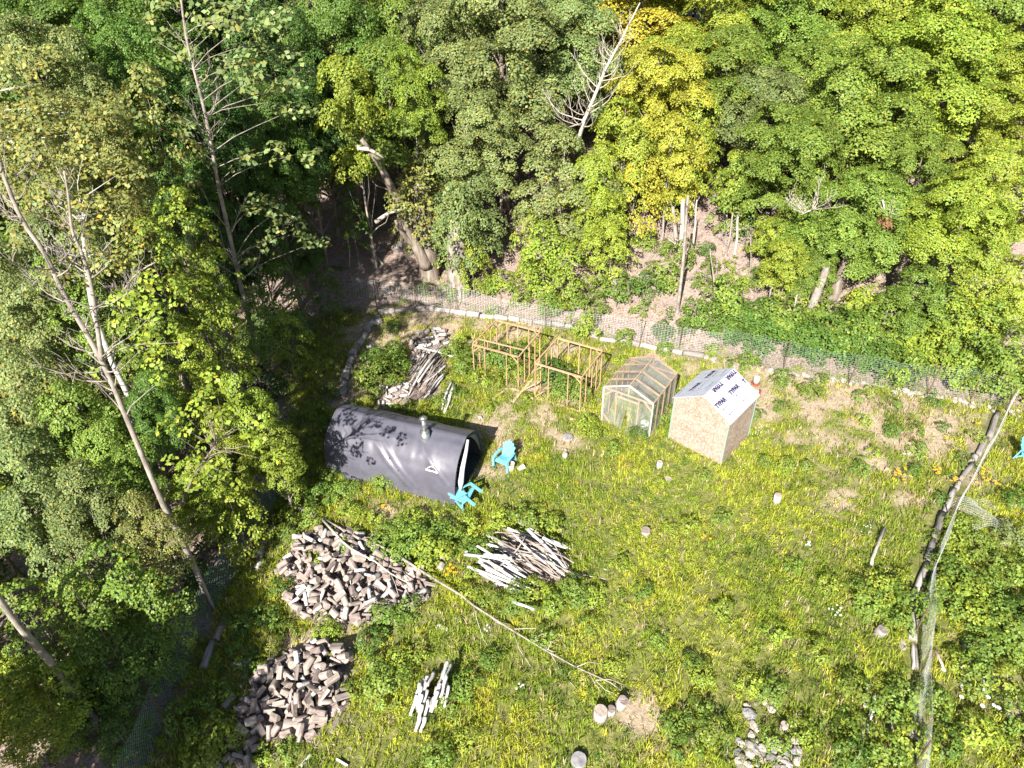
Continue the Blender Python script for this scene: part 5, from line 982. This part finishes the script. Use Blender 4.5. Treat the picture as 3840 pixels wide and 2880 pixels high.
special('slender_tree', 'slender grey-brown tree with a long leaning bare trunk and curved bare twigs at far left', [(px_path((799, 2290), [(712, 2088, 0), (625, 1920), (579, 1816), (480, 1580), (382, 1353), (243, 1110), (168, 949), (87, 833), (23, 683), (0, 600), (-40, 450)]), .105, .03), ([AT(382, 1353, 14.4), AT(362, 1200, 14.6), AT(340, 1060, 14.7), AT(307, 949, 14.8), AT(272, 868, 14.8), AT(255, 723, 14.9), AT(240, 642, 14.9)], .06, .02)], 'bark_pale',
        [(x, y, 14.5, .35) for x, y in [(230, 700), (260, 640), (300, 760), (350, 820), (390, 740), (200, 820), (330, 680), (170, 780)]], 'YG', .14, 240, limbs=[(0, 46, .45, 2.0), (1, 30, .15, 1.5)])
special('overhanging_tree', 'leafy tree leaning over the grass left of the tent, yellow-green', [(px_path((640, 2085), [(650, 1990), (680, 1900, -.5), (720, 1800, -1.0), (770, 1720, -1.5), (810, 1670, -1.9)]), .07, .02)], 'bark', [(x, y, 14.5+dz, .42) for x, y, dz in [(430, 880, .2), (480, 900, 0), (520, 930, 0), (450, 950, 0), (500, 980, 0), (540, 960, 0), (410, 930, .3), (470, 1010, 0), (560, 990, 0), (520, 1020, 0), (455, 915, 0), (400, 985, 0), (500, 940, .3), (580, 960, .2), (440, 1000, .3), (430, 840, .2), (470, 860, .3), (520, 880, .2), (395, 890, .2), (545, 915, .2), (380, 940, .2), (490, 1040, .2), (430, 1040, .2), (365, 890, .4), (410, 860, .4), (450, 820, .4)]], 'YG', .14, 260)
special('birch_tree', 'white-barked birch leaning left behind the slender bare tree at far left', [(px_path((668, 2010), [(625, 1900), (590, 1830), (550, 1706), (510, 1600), (480, 1481), (440, 1400), (411, 1335), (380, 1250), (350, 1170), (330, 1050), (315, 900), (310, 800)]), .135, .05)], 'birch', [(x, y, 17.6, .7) for x, y in [(150, 440), (200, 400), (110, 380), (170, 500), (220, 460), (120, 560), (230, 560), (260, 500), (60, 440), (180, 330), (250, 380), (90, 300)]], 'OL', .12, 330)
special('birch_tree', 'white-barked birch at the left edge of the photo, crown olive-green', [(px_path((520, 1700), [(430, 1500), (330, 1230), (260, 1000), (133, 671), (75, 570), (0, 480), (-60, 380)]), .15, .05)], 'birch', [(x, y, 20, .8) for x, y in [(60, 250), (120, 220), (30, 300), (150, 290), (90, 180), (180, 240), (40, 190)]], 'OL', .12, 320)
special('slender_tree', 'thin forked tree standing just right of the birch at far left', [(px_path((645, 1862), [(610, 1760), (580, 1650), (540, 1520), (505, 1460), (480, 1360), (455, 1250), (425, 1180), (440, 1140), (470, 1080), (520, 1020), (590, 980)]), .09, .02)], 'bark_pale', [(x, y, 17.3, .5) for x, y in [(330, 600), (350, 640), (300, 640), (280, 700), (310, 760), (350, 700)]], 'YG', .15, 240, limbs=[(0, 22, .4, 1.8)])
for base, pts, r, lab in [((272, 2210), [(200, 2060), (130, 1950), (60, 1840)], .12, 'pale trunk rising from the shade at the lower left edge'), ((372, 2720), [(290, 2610), (205, 2500), (90, 2370), (0, 2250), (-80, 2130)], .13, 'pale leaning trunk crossing the bottom left corner'), ((50, 2550), [(0, 2480), (-80, 2380)], .13, 'pale trunk cut off by the left edge near the bottom'), ((655, 2170), [(620, 2080), (560, 1980), (520, 1950)], .07, 'thin brown trunk left of the slender tree base'),
                          ((643, 2450), [(610, 2380), (560, 2300), (520, 2240)], .05, 'thin pale stem in the shrubs by the left fence'), ((600, 2520), [(560, 2450), (510, 2400)], .04, 'thin mossy stem lowest by the left fence'), ((205, 2410), [(150, 2340), (90, 2290)], .05, 'thin stem deep in the lower left wood'), ((380, 2240), [(330, 2160), (270, 2090), (220, 2040)], .05, 'thin stem arching through the lower left leaves')]:
    special('slender_tree', lab, [(px_path(base, pts), r, r*.5)], 'bark_pale', [], 'MG', limbs=[(0, 7, .3, 1.2)])
# big twin trunks at the forest edge
special('old_tree', 'massive old tree at the forest edge with a side trunk forking to the left', [(px_path((1612, 1040), [(1605, 950), (1600, 850), (1590, 780), (1580, 700)]), .62, .45), ([AT(1600, 1000, 35.6), AT(1565, 930, 35.5), AT(1535, 870, 35.4), AT(1505, 800, 35.4), AT(1480, 730, 35.3), AT(1425, 620, 35.3), AT(1390, 570, 35.3), AT(1355, 520, 35.2)], .34, .12), ([AT(1568, 935, 35.6), AT(1530, 900, 35.2), AT(1500, 860, 35), AT(1483, 825, 35)], .2, .07)], 'bark', [(905, 400, 35.4, 1.0), (870, 430, 35.2, .8), (940, 440, 35.2, .8), (900, 460, 35, .7)], 'OL', .17, 230, limbs=[(0, 8, .5, 3)])
special('old_tree', 'massive pale tree trunk at the forest edge, right of the forked one', [(px_path((1722, 1105), [(1715, 1040), (1712, 960), (1712, 890), (1714, 820)]), .62, .5)], 'bark_pale', [(985, 470, 34.8, .9), (1010, 430, 34.8, .9), (960, 490, 34.6, .6), (1000, 510, 34.6, .5)], 'GG', .17, 230, limbs=[(0, 5, .5, 3)])
special('old_tree', 'thick leaning trunk pair on the right bank, larger one', [(px_path((3105, 1160), [(3140, 1070), (3175, 985), (3205, 910)]), .34, .2)], 'bark', [], 'MG', limbs=[(0, 5, .5, 2)])
special('old_tree', 'pale leaning trunk on the right bank, left of the larger one', [(px_path((3025, 1205), [(3060, 1110), (3090, 1030), (3100, 1000)]), .27, .16)], 'bark_pale', [], 'MG')
special('old_tree', 'dark trunk low on the right edge of the bank', [(px_path((3345, 1150), [(3360, 1080), (3390, 980), (3420, 860)]), .22, .12)], 'bark', [], 'MG')
for i, (bx, by, tx, ty, r, lab) in enumerate([(2545, 985, 2560, 780, .16, 'grey trunk pair standing on the bare bank, left'), (2535, 960, 2525, 800, .15, 'grey trunk pair standing on the bare bank, right behind'), (2540, 1170, 2575, 790, .10, 'tall straight pale pole-like tree on the bare bank'), (2590, 980, 2610, 780, .06, 'thin dark tree right of the grey trunk pair'), (2680, 1140, 2665, 960, .05, 'thin dead sapling in the middle of the bare bank'), (2720, 960, 2745, 820, .07, 'pale thin trunk upper right on the bare bank'), (2755, 950, 2765, 830, .09, 'short pale trunk beside the thin one on the bank'), (2865, 1170, 2890, 1090, .06, 'leaning pale sapling right of the bare bank'), (2915, 1135, 2940, 1060, .05, 'second leaning sapling right of the bare bank'), (2960, 1215, 2985, 1120, .06, 'sapling trunk at the fence right of the bare bank'), (2308, 1155, 2308, 1060, .05, 'pale sapling trunk below the yellow-green tree'),
                                                 (1878, 870, 1872, 600, .10, 'straight trunk in the dark gap right of the big trees'), (1230, 700, 1222, 640, .04, 'thin pale stem in the dark gap, left'), (1238, 755, 1212, 650, .05, 'thin pale stem in the dark gap, longer one'), (1412, 770, 1405, 640, .06, 'thin pale stem in the dark gap, right'), (1378, 740, 1370, 660, .04, 'thin pale stem in the dark gap, middle'), (1095, 800, 1085, 740, .07, 'thin trunk pair at the left of the dark gap'), (1070, 790, 1060, 740, .07, 'thin trunk pair at the left of the dark gap, left one'), (1310, 1000, 1305, 905, .04, 'pale sapling stem left of the big forked tree'), (2810, 1030, 2815, 900, .05, 'thin stem upper right of the bank'), (2200, 900, 2195, 760, .06, 'trunk of the slim yellow-green tree'), (3150, 790, 3180, 640, .2, 'grey trunk deep in the right-hand wood'), (3620, 560, 3640, 460, .25, 'bare fork of a big tree in the right-hand canopy')]):
    special('thin_tree', lab, [(px_path((bx, by), [((bx+tx)/2+4, (by+ty)/2), (tx, ty), (tx*1.15-bx*.15, ty*1.15-by*.15)]), r, r*.6)], 'bark_pale' if i % 3 else 'deadwood', [], 'MG', limbs=[(0, 6, .4, 1.3)])
def snag(label, paths, limbs): B = paths[0][0][0]; r = empty('dead_tree', B); mb = MB(); [sub_tube(mb, [p-B for p in pts], r0, r1, 7) for pts, r0, r1 in paths]; [bare_limbs(mb, [p-B for p in paths[i][0]], paths[i][1], c, lo, L) for i, c, lo, L in limbs]; mb.build('trunk', 'deadwood', r); tag(r, label, 'dead tree')
snag('bare grey dead tree rising between the yellow and grey-green crowns', [([AT(2160, 560, 37), AT(2190, 450, 37), AT(2230, 360, 37.2), AT(2270, 260, 37.4), AT(2340, 130, 37.8), AT(2400, 10, 38)], .12, .03)], [(0, 40, .15, 2.4)])
snag('broken dead limb hanging in the leaves on the right bank', [([AT(3060, 780, 31), AT(3010, 800, 31), AT(2985, 760, 31)], .05, .02)], [(0, 26, .1, 1.6)])
snag('dead limb holding the hanging cluster of brown leaves', [([AT(3310, 750, 30), AT(3320, 800, 30), AT(3340, 830, 30)], .04, .01)], [(0, 16, .1, 1.0)])
for a, b, r, lab in [((1410, 840), (1510, 790), .12, 'broken log leaning beside the forked old tree'), ((1350, 915), (1440, 1000), .10, 'fallen branch in the shade left of the big trunk'), ((1900, 790), (1810, 830), .10, 'pale crooked branch right of the big trunks'), ((1340, 560), (1440, 600), .12, 'curved bough under the canopy left of the old tree')]:
    p = G(*a) if r < .12 or a[1] > 900 else AT(*a, 35); q = G(*b) if a[1] > 900 else AT(*b, 35); m_ = (p+q)/2+Vector((0, 0, .15)); mb = MB(); c0 = (p+q)/2; mb.tube([p-c0, m_-c0, q-c0], [r, r*.8, r*.6], 8, jit=.1); o = mb.build('fallen_branch', 'deadwood'); o.location = c0+Vector((0, 0, .1)); tag(o, lab, 'branch')
o = place(1915, 475, 30, 13, 'BR', 'shrub', 'cluster of dead orange-brown leaves hanging in the right-hand wood', name='dead_leaves')
# ------------------------------------------------------------------ shrubs and weeds
random.seed(55)
def plant(px, py, s, c, kind='weed', h=1.0, label=None):
    q = G(px, py); p0 = PROTO[kind][0]; return put_tree(kind, q.x, q.y, s*p0[2]/p0[3]*h, s, c, name='weed_plant' if kind == 'weed' else 'shrub', cat='weed' if kind == 'weed' else 'shrub', lab=label)
for a in [(1430, 1440, .95, 'MG', 'shrub', .8), (1480, 1400, .8, 'MG', 'shrub', .8), (1420, 1370, .7, 'G', 'shrub', .8), (1380, 1440, .6, 'MG', 'shrub'), (1480, 1350, .6, 'MG', 'shrub'), (1700, 1340, .55, 'MG', 'shrub'), (1740, 1400, .6, 'MG', 'shrub'), (1720, 1300, .4, 'YG', 'shrub'), (1700, 1480, .45, 'G', 'weed'), (1640, 1520, .4, 'MG', 'weed'), (1760, 1330, .45, 'MG', 'weed'),
          (1830, 1350, .6, 'MG', 'shrub', .9), (1890, 1370, .75, 'G', 'shrub', .9), (1950, 1340, .5, 'G', 'shrub'), (1920, 1400, .6, 'YG', 'shrub', .7), (1800, 1430, .5, 'YG', 'weed'), (1860, 1440, .45, 'YG', 'weed'), (2080, 1440, .75, 'G', 'shrub', .95), (2120, 1480, .65, 'MG', 'shrub', .8), (2170, 1490, .6, 'MG', 'shrub', .8), (2060, 1400, .5, 'G', 'shrub'), (2060, 1490, .4, 'YG', 'weed'), (2200, 1520, .4, 'YG', 'weed'), (1975, 1500, .32, 'YG', 'weed'), (1830, 1540, .35, 'YG', 'weed'),
          (2190, 1260, .75, 'YG', 'shrub'), (2340, 1290, .5, 'MG', 'shrub'), (2490, 1330, .4, 'MG', 'shrub'), (2330, 1360, .35, 'YG', 'weed'), (2670, 1320, .4, 'MG', 'weed'), (2800, 1380, .5, 'MG', 'shrub'), (2730, 1370, .3, 'G', 'weed'), (2500, 1490, .6, 'MG', 'shrub', .7), (2480, 1560, .55, 'MG', 'shrub', .7), (2450, 1600, .4, 'G', 'weed'), (2200, 1600, .5, 'YG', 'weed'), (2230, 1640, .4, 'YG', 'weed'), (2190, 1620, .5, 'YG', 'shrub', .5), (2400, 1640, .45, 'G', 'weed'), (2300, 1700, .4, 'MG', 'weed'),
          (2930, 1440, .55, 'MG', 'shrub', .7), (3030, 1480, .5, 'MG', 'shrub', .8), (3080, 1440, .4, 'MG', 'weed'), (3370, 1440, .8, 'MG', 'shrub', 1.2), (3270, 1480, .35, 'YG', 'weed'), (3220, 1500, .4, 'MG', 'weed'), (3360, 1525, .3, 'MG', 'weed'), (3500, 1510, .35, 'G', 'weed'), (3240, 1590, .35, 'YG', 'weed'), (3340, 1620, .4, 'G', 'weed'), (3530, 1610, .3, 'G', 'weed'), (3430, 1620, .4, 'MG', 'weed'), (3270, 1710, .35, 'YG', 'weed'), (3230, 1760, .45, 'MG', 'weed'), (3660, 1650, .35, 'YG', 'weed'), (3620, 1740, .4, 'MG', 'weed'), (3440, 1700, .4, 'MG', 'weed'), (3520, 1880, .35, 'G', 'weed'), (3420, 1780, .35, 'G', 'weed'),
          (1440, 1830, .5, 'MG', 'shrub', .8), (1650, 1830, .35, 'G', 'weed'), (1290, 1850, .55, 'MG', 'shrub', .6), (1240, 1800, .45, 'MG', 'weed'), (1320, 1930, .45, 'YG', 'weed'), (1400, 1950, .4, 'YG', 'weed'), (1300, 2060, .45, 'MG', 'weed'), (1350, 2010, .4, 'YG', 'weed'), (1170, 1960, .5, 'MG', 'weed'), (1120, 1940, .5, 'YG', 'weed'), (1080, 2010, .5, 'MG', 'shrub', .5), (1200, 1880, .6, 'G', 'shrub', .6), (1500, 2000, .55, 'MG', 'shrub', .7), (1560, 1960, .5, 'YG', 'weed'),
          (1560, 2060, .75, 'MG', 'shrub', .75), (1620, 2100, .75, 'YG', 'shrub', .7), (1500, 2090, .6, 'MG', 'shrub', .7), (1460, 2040, .6, 'MG', 'shrub', .7), (1640, 2010, .6, 'MG', 'shrub', .6), (1700, 2040, .55, 'MG', 'shrub', .6), (1760, 1990, .5, 'YG', 'weed'), (1880, 1970, .55, 'YG', 'shrub', .6), (1850, 2030, .5, 'MG', 'weed'), (1950, 1970, .55, 'MG', 'weed'), (2010, 1950, .5, 'MG', 'weed'), (2070, 1990, .5, 'YG', 'weed'), (1800, 2080, .5, 'G', 'weed'), (1780, 2160, .35, 'YG', 'weed'),
          (1930, 2270, .6, 'MG', 'shrub', .65), (2010, 2240, .55, 'YG', 'shrub', .6), (2080, 2280, .5, 'MG', 'weed'), (2150, 2240, .6, 'MG', 'shrub', .6), (2220, 2230, .45, 'YG', 'weed'), (2070, 2120, .2, 'MG', 'weed'), (1750, 2230, .4, 'YG', 'weed'), (1830, 2250, .4, 'MG', 'weed'), (1180, 2100, .36, 'YG', 'weed'), (1390, 2100, .28, 'MG', 'weed'), (1240, 2390, .45, 'YG', 'shrub', .6), (1220, 2345, .35, 'YG', 'weed'), (1240, 2475, .3, 'YG', 'weed'), (1060, 2220, .4, 'G', 'weed'), (1460, 2330, .6, 'MG', 'shrub', .5), (1530, 2300, .5, 'MG', 'weed'), (1390, 2420, .5, 'G', 'weed'),
          (1450, 2580, .65, 'MG', 'shrub', .7), (1420, 2540, .5, 'MG', 'weed'), (1500, 2500, .45, 'YG', 'weed'), (960, 2530, .35, 'MG', 'weed'), (950, 2500, .3, 'MG', 'weed'), (1330, 2600, .35, 'YG', 'weed'), (800, 2790, .6, 'YG', 'weed'), (880, 2780, .45, 'YG', 'weed'), (760, 2850, .6, 'YG', 'weed'), (1010, 2860, .4, 'YG', 'weed'), (1080, 2830, .35, 'MG', 'weed'), (720, 2700, .6, 'MG', 'weed'), (830, 2620, .5, 'MG', 'weed'), (880, 2480, .5, 'G', 'weed'), (900, 2350, .5, 'G', 'shrub', .4), (1000, 2330, .45, 'G', 'weed'), (1070, 2380, .45, 'MG', 'weed'),
          (1330, 1560, .45, 'MG', 'weed'), (1370, 1600, .4, 'MG', 'weed'), (1500, 1560, .5, 'MG', 'weed'), (1600, 1590, .5, 'YG', 'weed'), (1250, 1620, .6, 'MG', 'shrub', .6), (1230, 1480, .6, 'MG', 'shrub', .6), (1210, 1560, .55, 'YG', 'shrub', .5), (1200, 1380, .6, 'YG', 'shrub', .7), (1590, 1100, .5, 'MG', 'weed'), (1480, 1230, .5, 'G', 'weed'),
          (3300, 2230, .7, 'YG', 'shrub', .5), (3240, 2260, .6, 'MG', 'shrub', .5), (3350, 2200, .5, 'YG', 'weed'), (3390, 2300, .75, 'MG', 'shrub', .7), (3360, 2340, .55, 'MG', 'weed'), (3560, 2200, .8, 'MG', 'shrub', .6), (3600, 2260, .8, 'YG', 'shrub', .6), (3540, 2280, .6, 'MG', 'shrub', .6), (3680, 2220, .7, 'MG', 'shrub', .6), (3640, 2330, .7, 'YG', 'shrub', .5), (3720, 2330, .7, 'MG', 'shrub', .6), (3780, 2420, .8, 'MG', 'shrub', .7), (3700, 2450, .7, 'MG', 'shrub', .6), (3820, 2350, .8, 'G', 'shrub', .7), (3600, 1990, .55, 'YG', 'shrub', .6), (3570, 2040, .5, 'YG', 'weed'), (3650, 2060, .6, 'MG', 'shrub', .6), (3560, 2100, .5, 'YG', 'weed'), (3740, 2120, .6, 'MG', 'weed'), (3820, 2180, .7, 'MG', 'weed'), (3790, 2020, .6, 'GG', 'weed'), (3830, 1900, .6, 'G', 'shrub', .6), (3500, 2030, .35, 'MG', 'weed'),
          (3600, 2500, .5, 'YG', 'weed'), (3650, 2560, .6, 'MG', 'weed'), (3760, 2560, .6, 'YG', 'weed'), (3500, 2640, .5, 'MG', 'weed'), (3380, 2600, .6, 'MG', 'weed'), (3320, 2660, .6, 'MG', 'weed'), (3200, 2600, .5, 'MG', 'weed'), (3160, 2760, .6, 'MG', 'weed'), (3400, 2800, .6, 'YG', 'weed'), (3300, 2830, .6, 'MG', 'weed'), (3540, 2790, .55, 'G', 'weed'), (3650, 2760, .6, 'YG', 'weed'), (3780, 2700, .6, 'MG', 'weed'), (3820, 2820, .6, 'YG', 'weed'), (3180, 2850, .5, 'G', 'weed'),
          (2600, 2680, .45, 'MG', 'weed'), (2540, 2730, .45, 'MG', 'weed'), (2680, 2760, .5, 'MG', 'weed'), (2560, 2810, .45, 'G', 'weed'), (2900, 2780, .4, 'MG', 'weed'), (3000, 2760, .45, 'YG', 'weed'), (2800, 2570, .4, 'YG', 'weed'), (2900, 2600, .45, 'MG', 'weed'), (2630, 2540, .4, 'YG', 'weed'), (2590, 2490, .35, 'G', 'weed'), (2580, 1980, .4, 'YG', 'weed'), (2700, 1950, .35, 'MG', 'weed'), (2520, 1990, .3, 'YG', 'weed'), (2480, 1810, .3, 'YG', 'weed'), (2640, 1790, .3, 'MG', 'weed'), (2950, 1760, .4, 'MG', 'weed'), (3020, 1760, .35, 'MG', 'weed'), (2860, 1740, .35, 'MG', 'weed'), (2930, 1540, .35, 'G', 'weed'),
          (2830, 1560, .35, 'G', 'weed'), (1640, 2850, .45, 'MG', 'weed'), (1750, 2780, .4, 'YG', 'weed'), (1710, 2650, .45, 'MG', 'weed'), (1760, 2580, .5, 'MG', 'weed'), (1850, 2480, .4, 'G', 'weed'), (1560, 2460, .4, 'YG', 'weed'), (2030, 2400, .4, 'MG', 'weed'), (2220, 2350, .35, 'MG', 'weed'), (2300, 2500, .35, 'YG', 'weed'), (2460, 2400, .35, 'MG', 'weed'), (2700, 2300, .4, 'YG', 'weed'), (2900, 2380, .4, 'YG', 'weed'), (3060, 2450, .45, 'YG', 'weed'), (3100, 2200, .4, 'YG', 'weed'), (2960, 2130, .35, 'MG', 'weed'), (2330, 2120, .35, 'YG', 'weed'), (2420, 2230, .35, 'G', 'weed')]: plant(*a)
# dense bramble and saplings on the bank above the fence
for a in [(2330, 1130, .9, 'MG', 'shrub'), (2420, 1110, .8, 'G', 'shrub'), (2480, 1080, .9, 'MG', 'shrub'), (2560, 1010, .7, 'MG', 'shrub', 1.4), (2600, 1220, .8, 'MG', 'shrub'), (2570, 1250, .5, 'G', 'shrub'), (2700, 1180, 1.1, 'MG', 'shrub', 1.1), (2740, 1210, .9, 'G', 'shrub'), (2870, 1230, 1.0, 'MG', 'shrub'), (2820, 1240, .9, 'G', 'shrub'), (2930, 1250, 1.0, 'MG', 'shrub'), (2480, 1260, .5, 'G', 'shrub'), (2230, 1180, .7, 'MG', 'shrub'), (2150, 1150, .7, 'MG', 'shrub'), (2100, 1170, .6, 'YG', 'shrub'), (2060, 1190, .6, 'MG', 'shrub', 1.4), (1950, 1140, .7, 'MG', 'shrub'), (1880, 1090, .7, 'YG', 'shrub'), (1830, 1100, .6, 'MG', 'shrub'), (1990, 1100, .8, 'YG', 'shrub', 1.5), (1690, 1120, .6, 'MG', 'shrub'), (1850, 1180, .4, 'MG', 'weed'),
          (2640, 960, .5, 'G', 'shrub'), (2660, 1020, .5, 'MG', 'shrub'), (2790, 880, .7, 'G', 'shrub', 1.3), (2830, 960, .7, 'MG', 'shrub'), (2740, 1060, .5, 'YG', 'weed'), (2780, 1090, .5, 'YG', 'shrub'), (2850, 1060, .6, 'G', 'shrub'), (2620, 1080, .5, 'MG', 'shrub'), (2730, 1010, .4, 'YG', 'weed'), (2690, 1090, .5, 'MG', 'shrub'), (2420, 930, .7, 'YG', 'shrub'), (2500, 960, .6, 'MG', 'shrub'), (2250, 1100, .6, 'MG', 'shrub'), (2400, 1180, .5, 'MG', 'weed')]: plant(*a)
nb = 0
for i in range(len(W3)-1): pass
bank_px = [(2720, 1290), (2800, 1300), (2880, 1310), (2960, 1330), (3040, 1340), (3120, 1350), (3200, 1375), (3280, 1385), (3360, 1390), (3440, 1400), (3520, 1420), (3600, 1450), (3680, 1460), (3760, 1470), (3830, 1480)]
for j, (px, py) in enumerate(bank_px):
    for k in range(3):
        c = 'G' if j < 8 and k != 2 else random.choice(['YG', 'MG', 'YG']) if j > 8 else 'MG'; plant(px+random.uniform(-35, 35), py-k*34+random.uniform(-14, 10), random.uniform(.65, .95), c, 'shrub', .9)
for k in range(22): plant(random.uniform(3000, 3830), random.uniform(1180, 1330), random.uniform(.7, 1.1), random.choice(['MG', 'YG', 'G']), 'shrub', 1.0)
for k in range(26):
    y = random.uniform(10, 32); x = float(leftline(y))-random.uniform(.8, 4); put_tree('shrub', x, y, random.uniform(1.2, 2.2), random.uniform(.6, 1.0), random.choice(['G', 'MG', 'MG', 'DG']), name='shrub', cat='shrub')
make_cover('leaf_litter', 'brown fallen leaves and bark bits scattered over the bank', 14000, (-30, 34, 8, 54), (.12, .40), .075, 60,
           lambda x, y: litter(x, y)*.9, [(.34, .24, .18), (.44, .33, .26), (.22, .14, .10), (.52, .43, .36), (.16, .10, .07)], zoff=.01)
# dead twigs strewn over the bank
segs = []
for k in range(3600):
    y = random.uniform(29, 50); x = random.uniform(-14, 26)
    if float(litter(np.array([x]), np.array([y]))[0]) < .5: continue
    a = random.gauss(0, .7); l = random.uniform(.15, 1.1); z = T(x, y)+random.uniform(.01, .06); x2 = x+math.cos(a)*l; y2 = y+math.sin(a)*l; segs.append(((x, y, z), (x2, y2, T(x2, y2)+random.uniform(.01, .12))))
v, f = wires(segs, .011); tag(link('fallen_twigs', npmesh('fallen_twigs', v, f), None, ('deadwood',)), 'dead twigs and sticks strewn over the bare bank', None, None, 'stuff')
# ------------------------------------------------------------------ labels that single each tree and plant out
segs = []
for hp, n_ in ((HEAP_UP, 1500), (HEAP_LO, 1000), (STACK_C, 400), (STACK_B, 500)):
    xs = [p[0] for p in hp]; ys = [p[1] for p in hp]; k = 0
    while k < n_:
        x = random.uniform(min(xs)-.3, max(xs)+.3); y = random.uniform(min(ys)-.3, max(ys)+.3)
        if not inpoly(x, y, hp): 
            if random.random() < .7: k += 1; continue
        k += 1; a = random.random()*6.28; l = random.uniform(.04, .22); z = T(x, y)+random.uniform(.005, .05); segs.append(((x, y, z), (x+math.cos(a)*l, y+math.sin(a)*l, z+random.uniform(-.02, .04))))
v, f = wires(segs, .012); tag(link('bark_chips', npmesh('bark_chips', v, f), None, ('log_wood',)), 'bark chips and splinters on the soil around the firewood', None, None, 'stuff')
def place_words(px, py):
    c = ['far left', 'left', 'left-centre', 'centre', 'right-centre', 'right', 'far right'][max(0, min(6, int(px/3840*7)))]; r = ['very top', 'upper part', 'upper middle', 'middle', 'lower middle', 'lower part', 'bottom'][max(0, min(6, int(py/2880*7)))]; return f'{r}, {c}'
bpy.context.view_layer.update()
bucket_ = {}
for r, c, kind, H, R in TREES:
    if r.get('label'): continue
    q = r.matrix_world.translation+Vector((0, 0, H*.6)); px, py = P(q)
    size = 'tall' if H > 12 else 'medium' if H > 6 else 'small' if H > 2.5 else 'bushy'; noun = {'weed': 'weed plant', 'shrub': 'shrub'}.get(kind, 'leafy tree'); cw = CW.get(c, 'green'); size = {'weed': 'low'}.get(kind, size)
    bucket_.setdefault((size, cw, noun, place_words(px, py)), []).append((px, py, r))
ORD = ['leftmost', 'second from left', 'third from left', 'fourth from left', 'fifth from left', 'sixth from left', 'seventh from left', 'eighth from left', 'ninth from left', 'tenth from left']
for (size, cw, noun, pl), L in bucket_.items():
    L.sort(key=lambda t: t[0])
    for i, (px, py, r) in enumerate(L):
        lab = f'{size} {cw} {noun} in the photo\'s {pl}'
        if len(L) > 1: lab += ', '+('rightmost' if i == len(L)-1 else ORD[min(i, 9)])
        r['label'] = lab
        r['group'] = {'weed plant': 'weeds growing in the garden', 'shrub': 'shrubs around the garden and bank', 'leafy tree': 'trees of the surrounding wood'}[noun]
print('objects', len(bpy.data.objects))
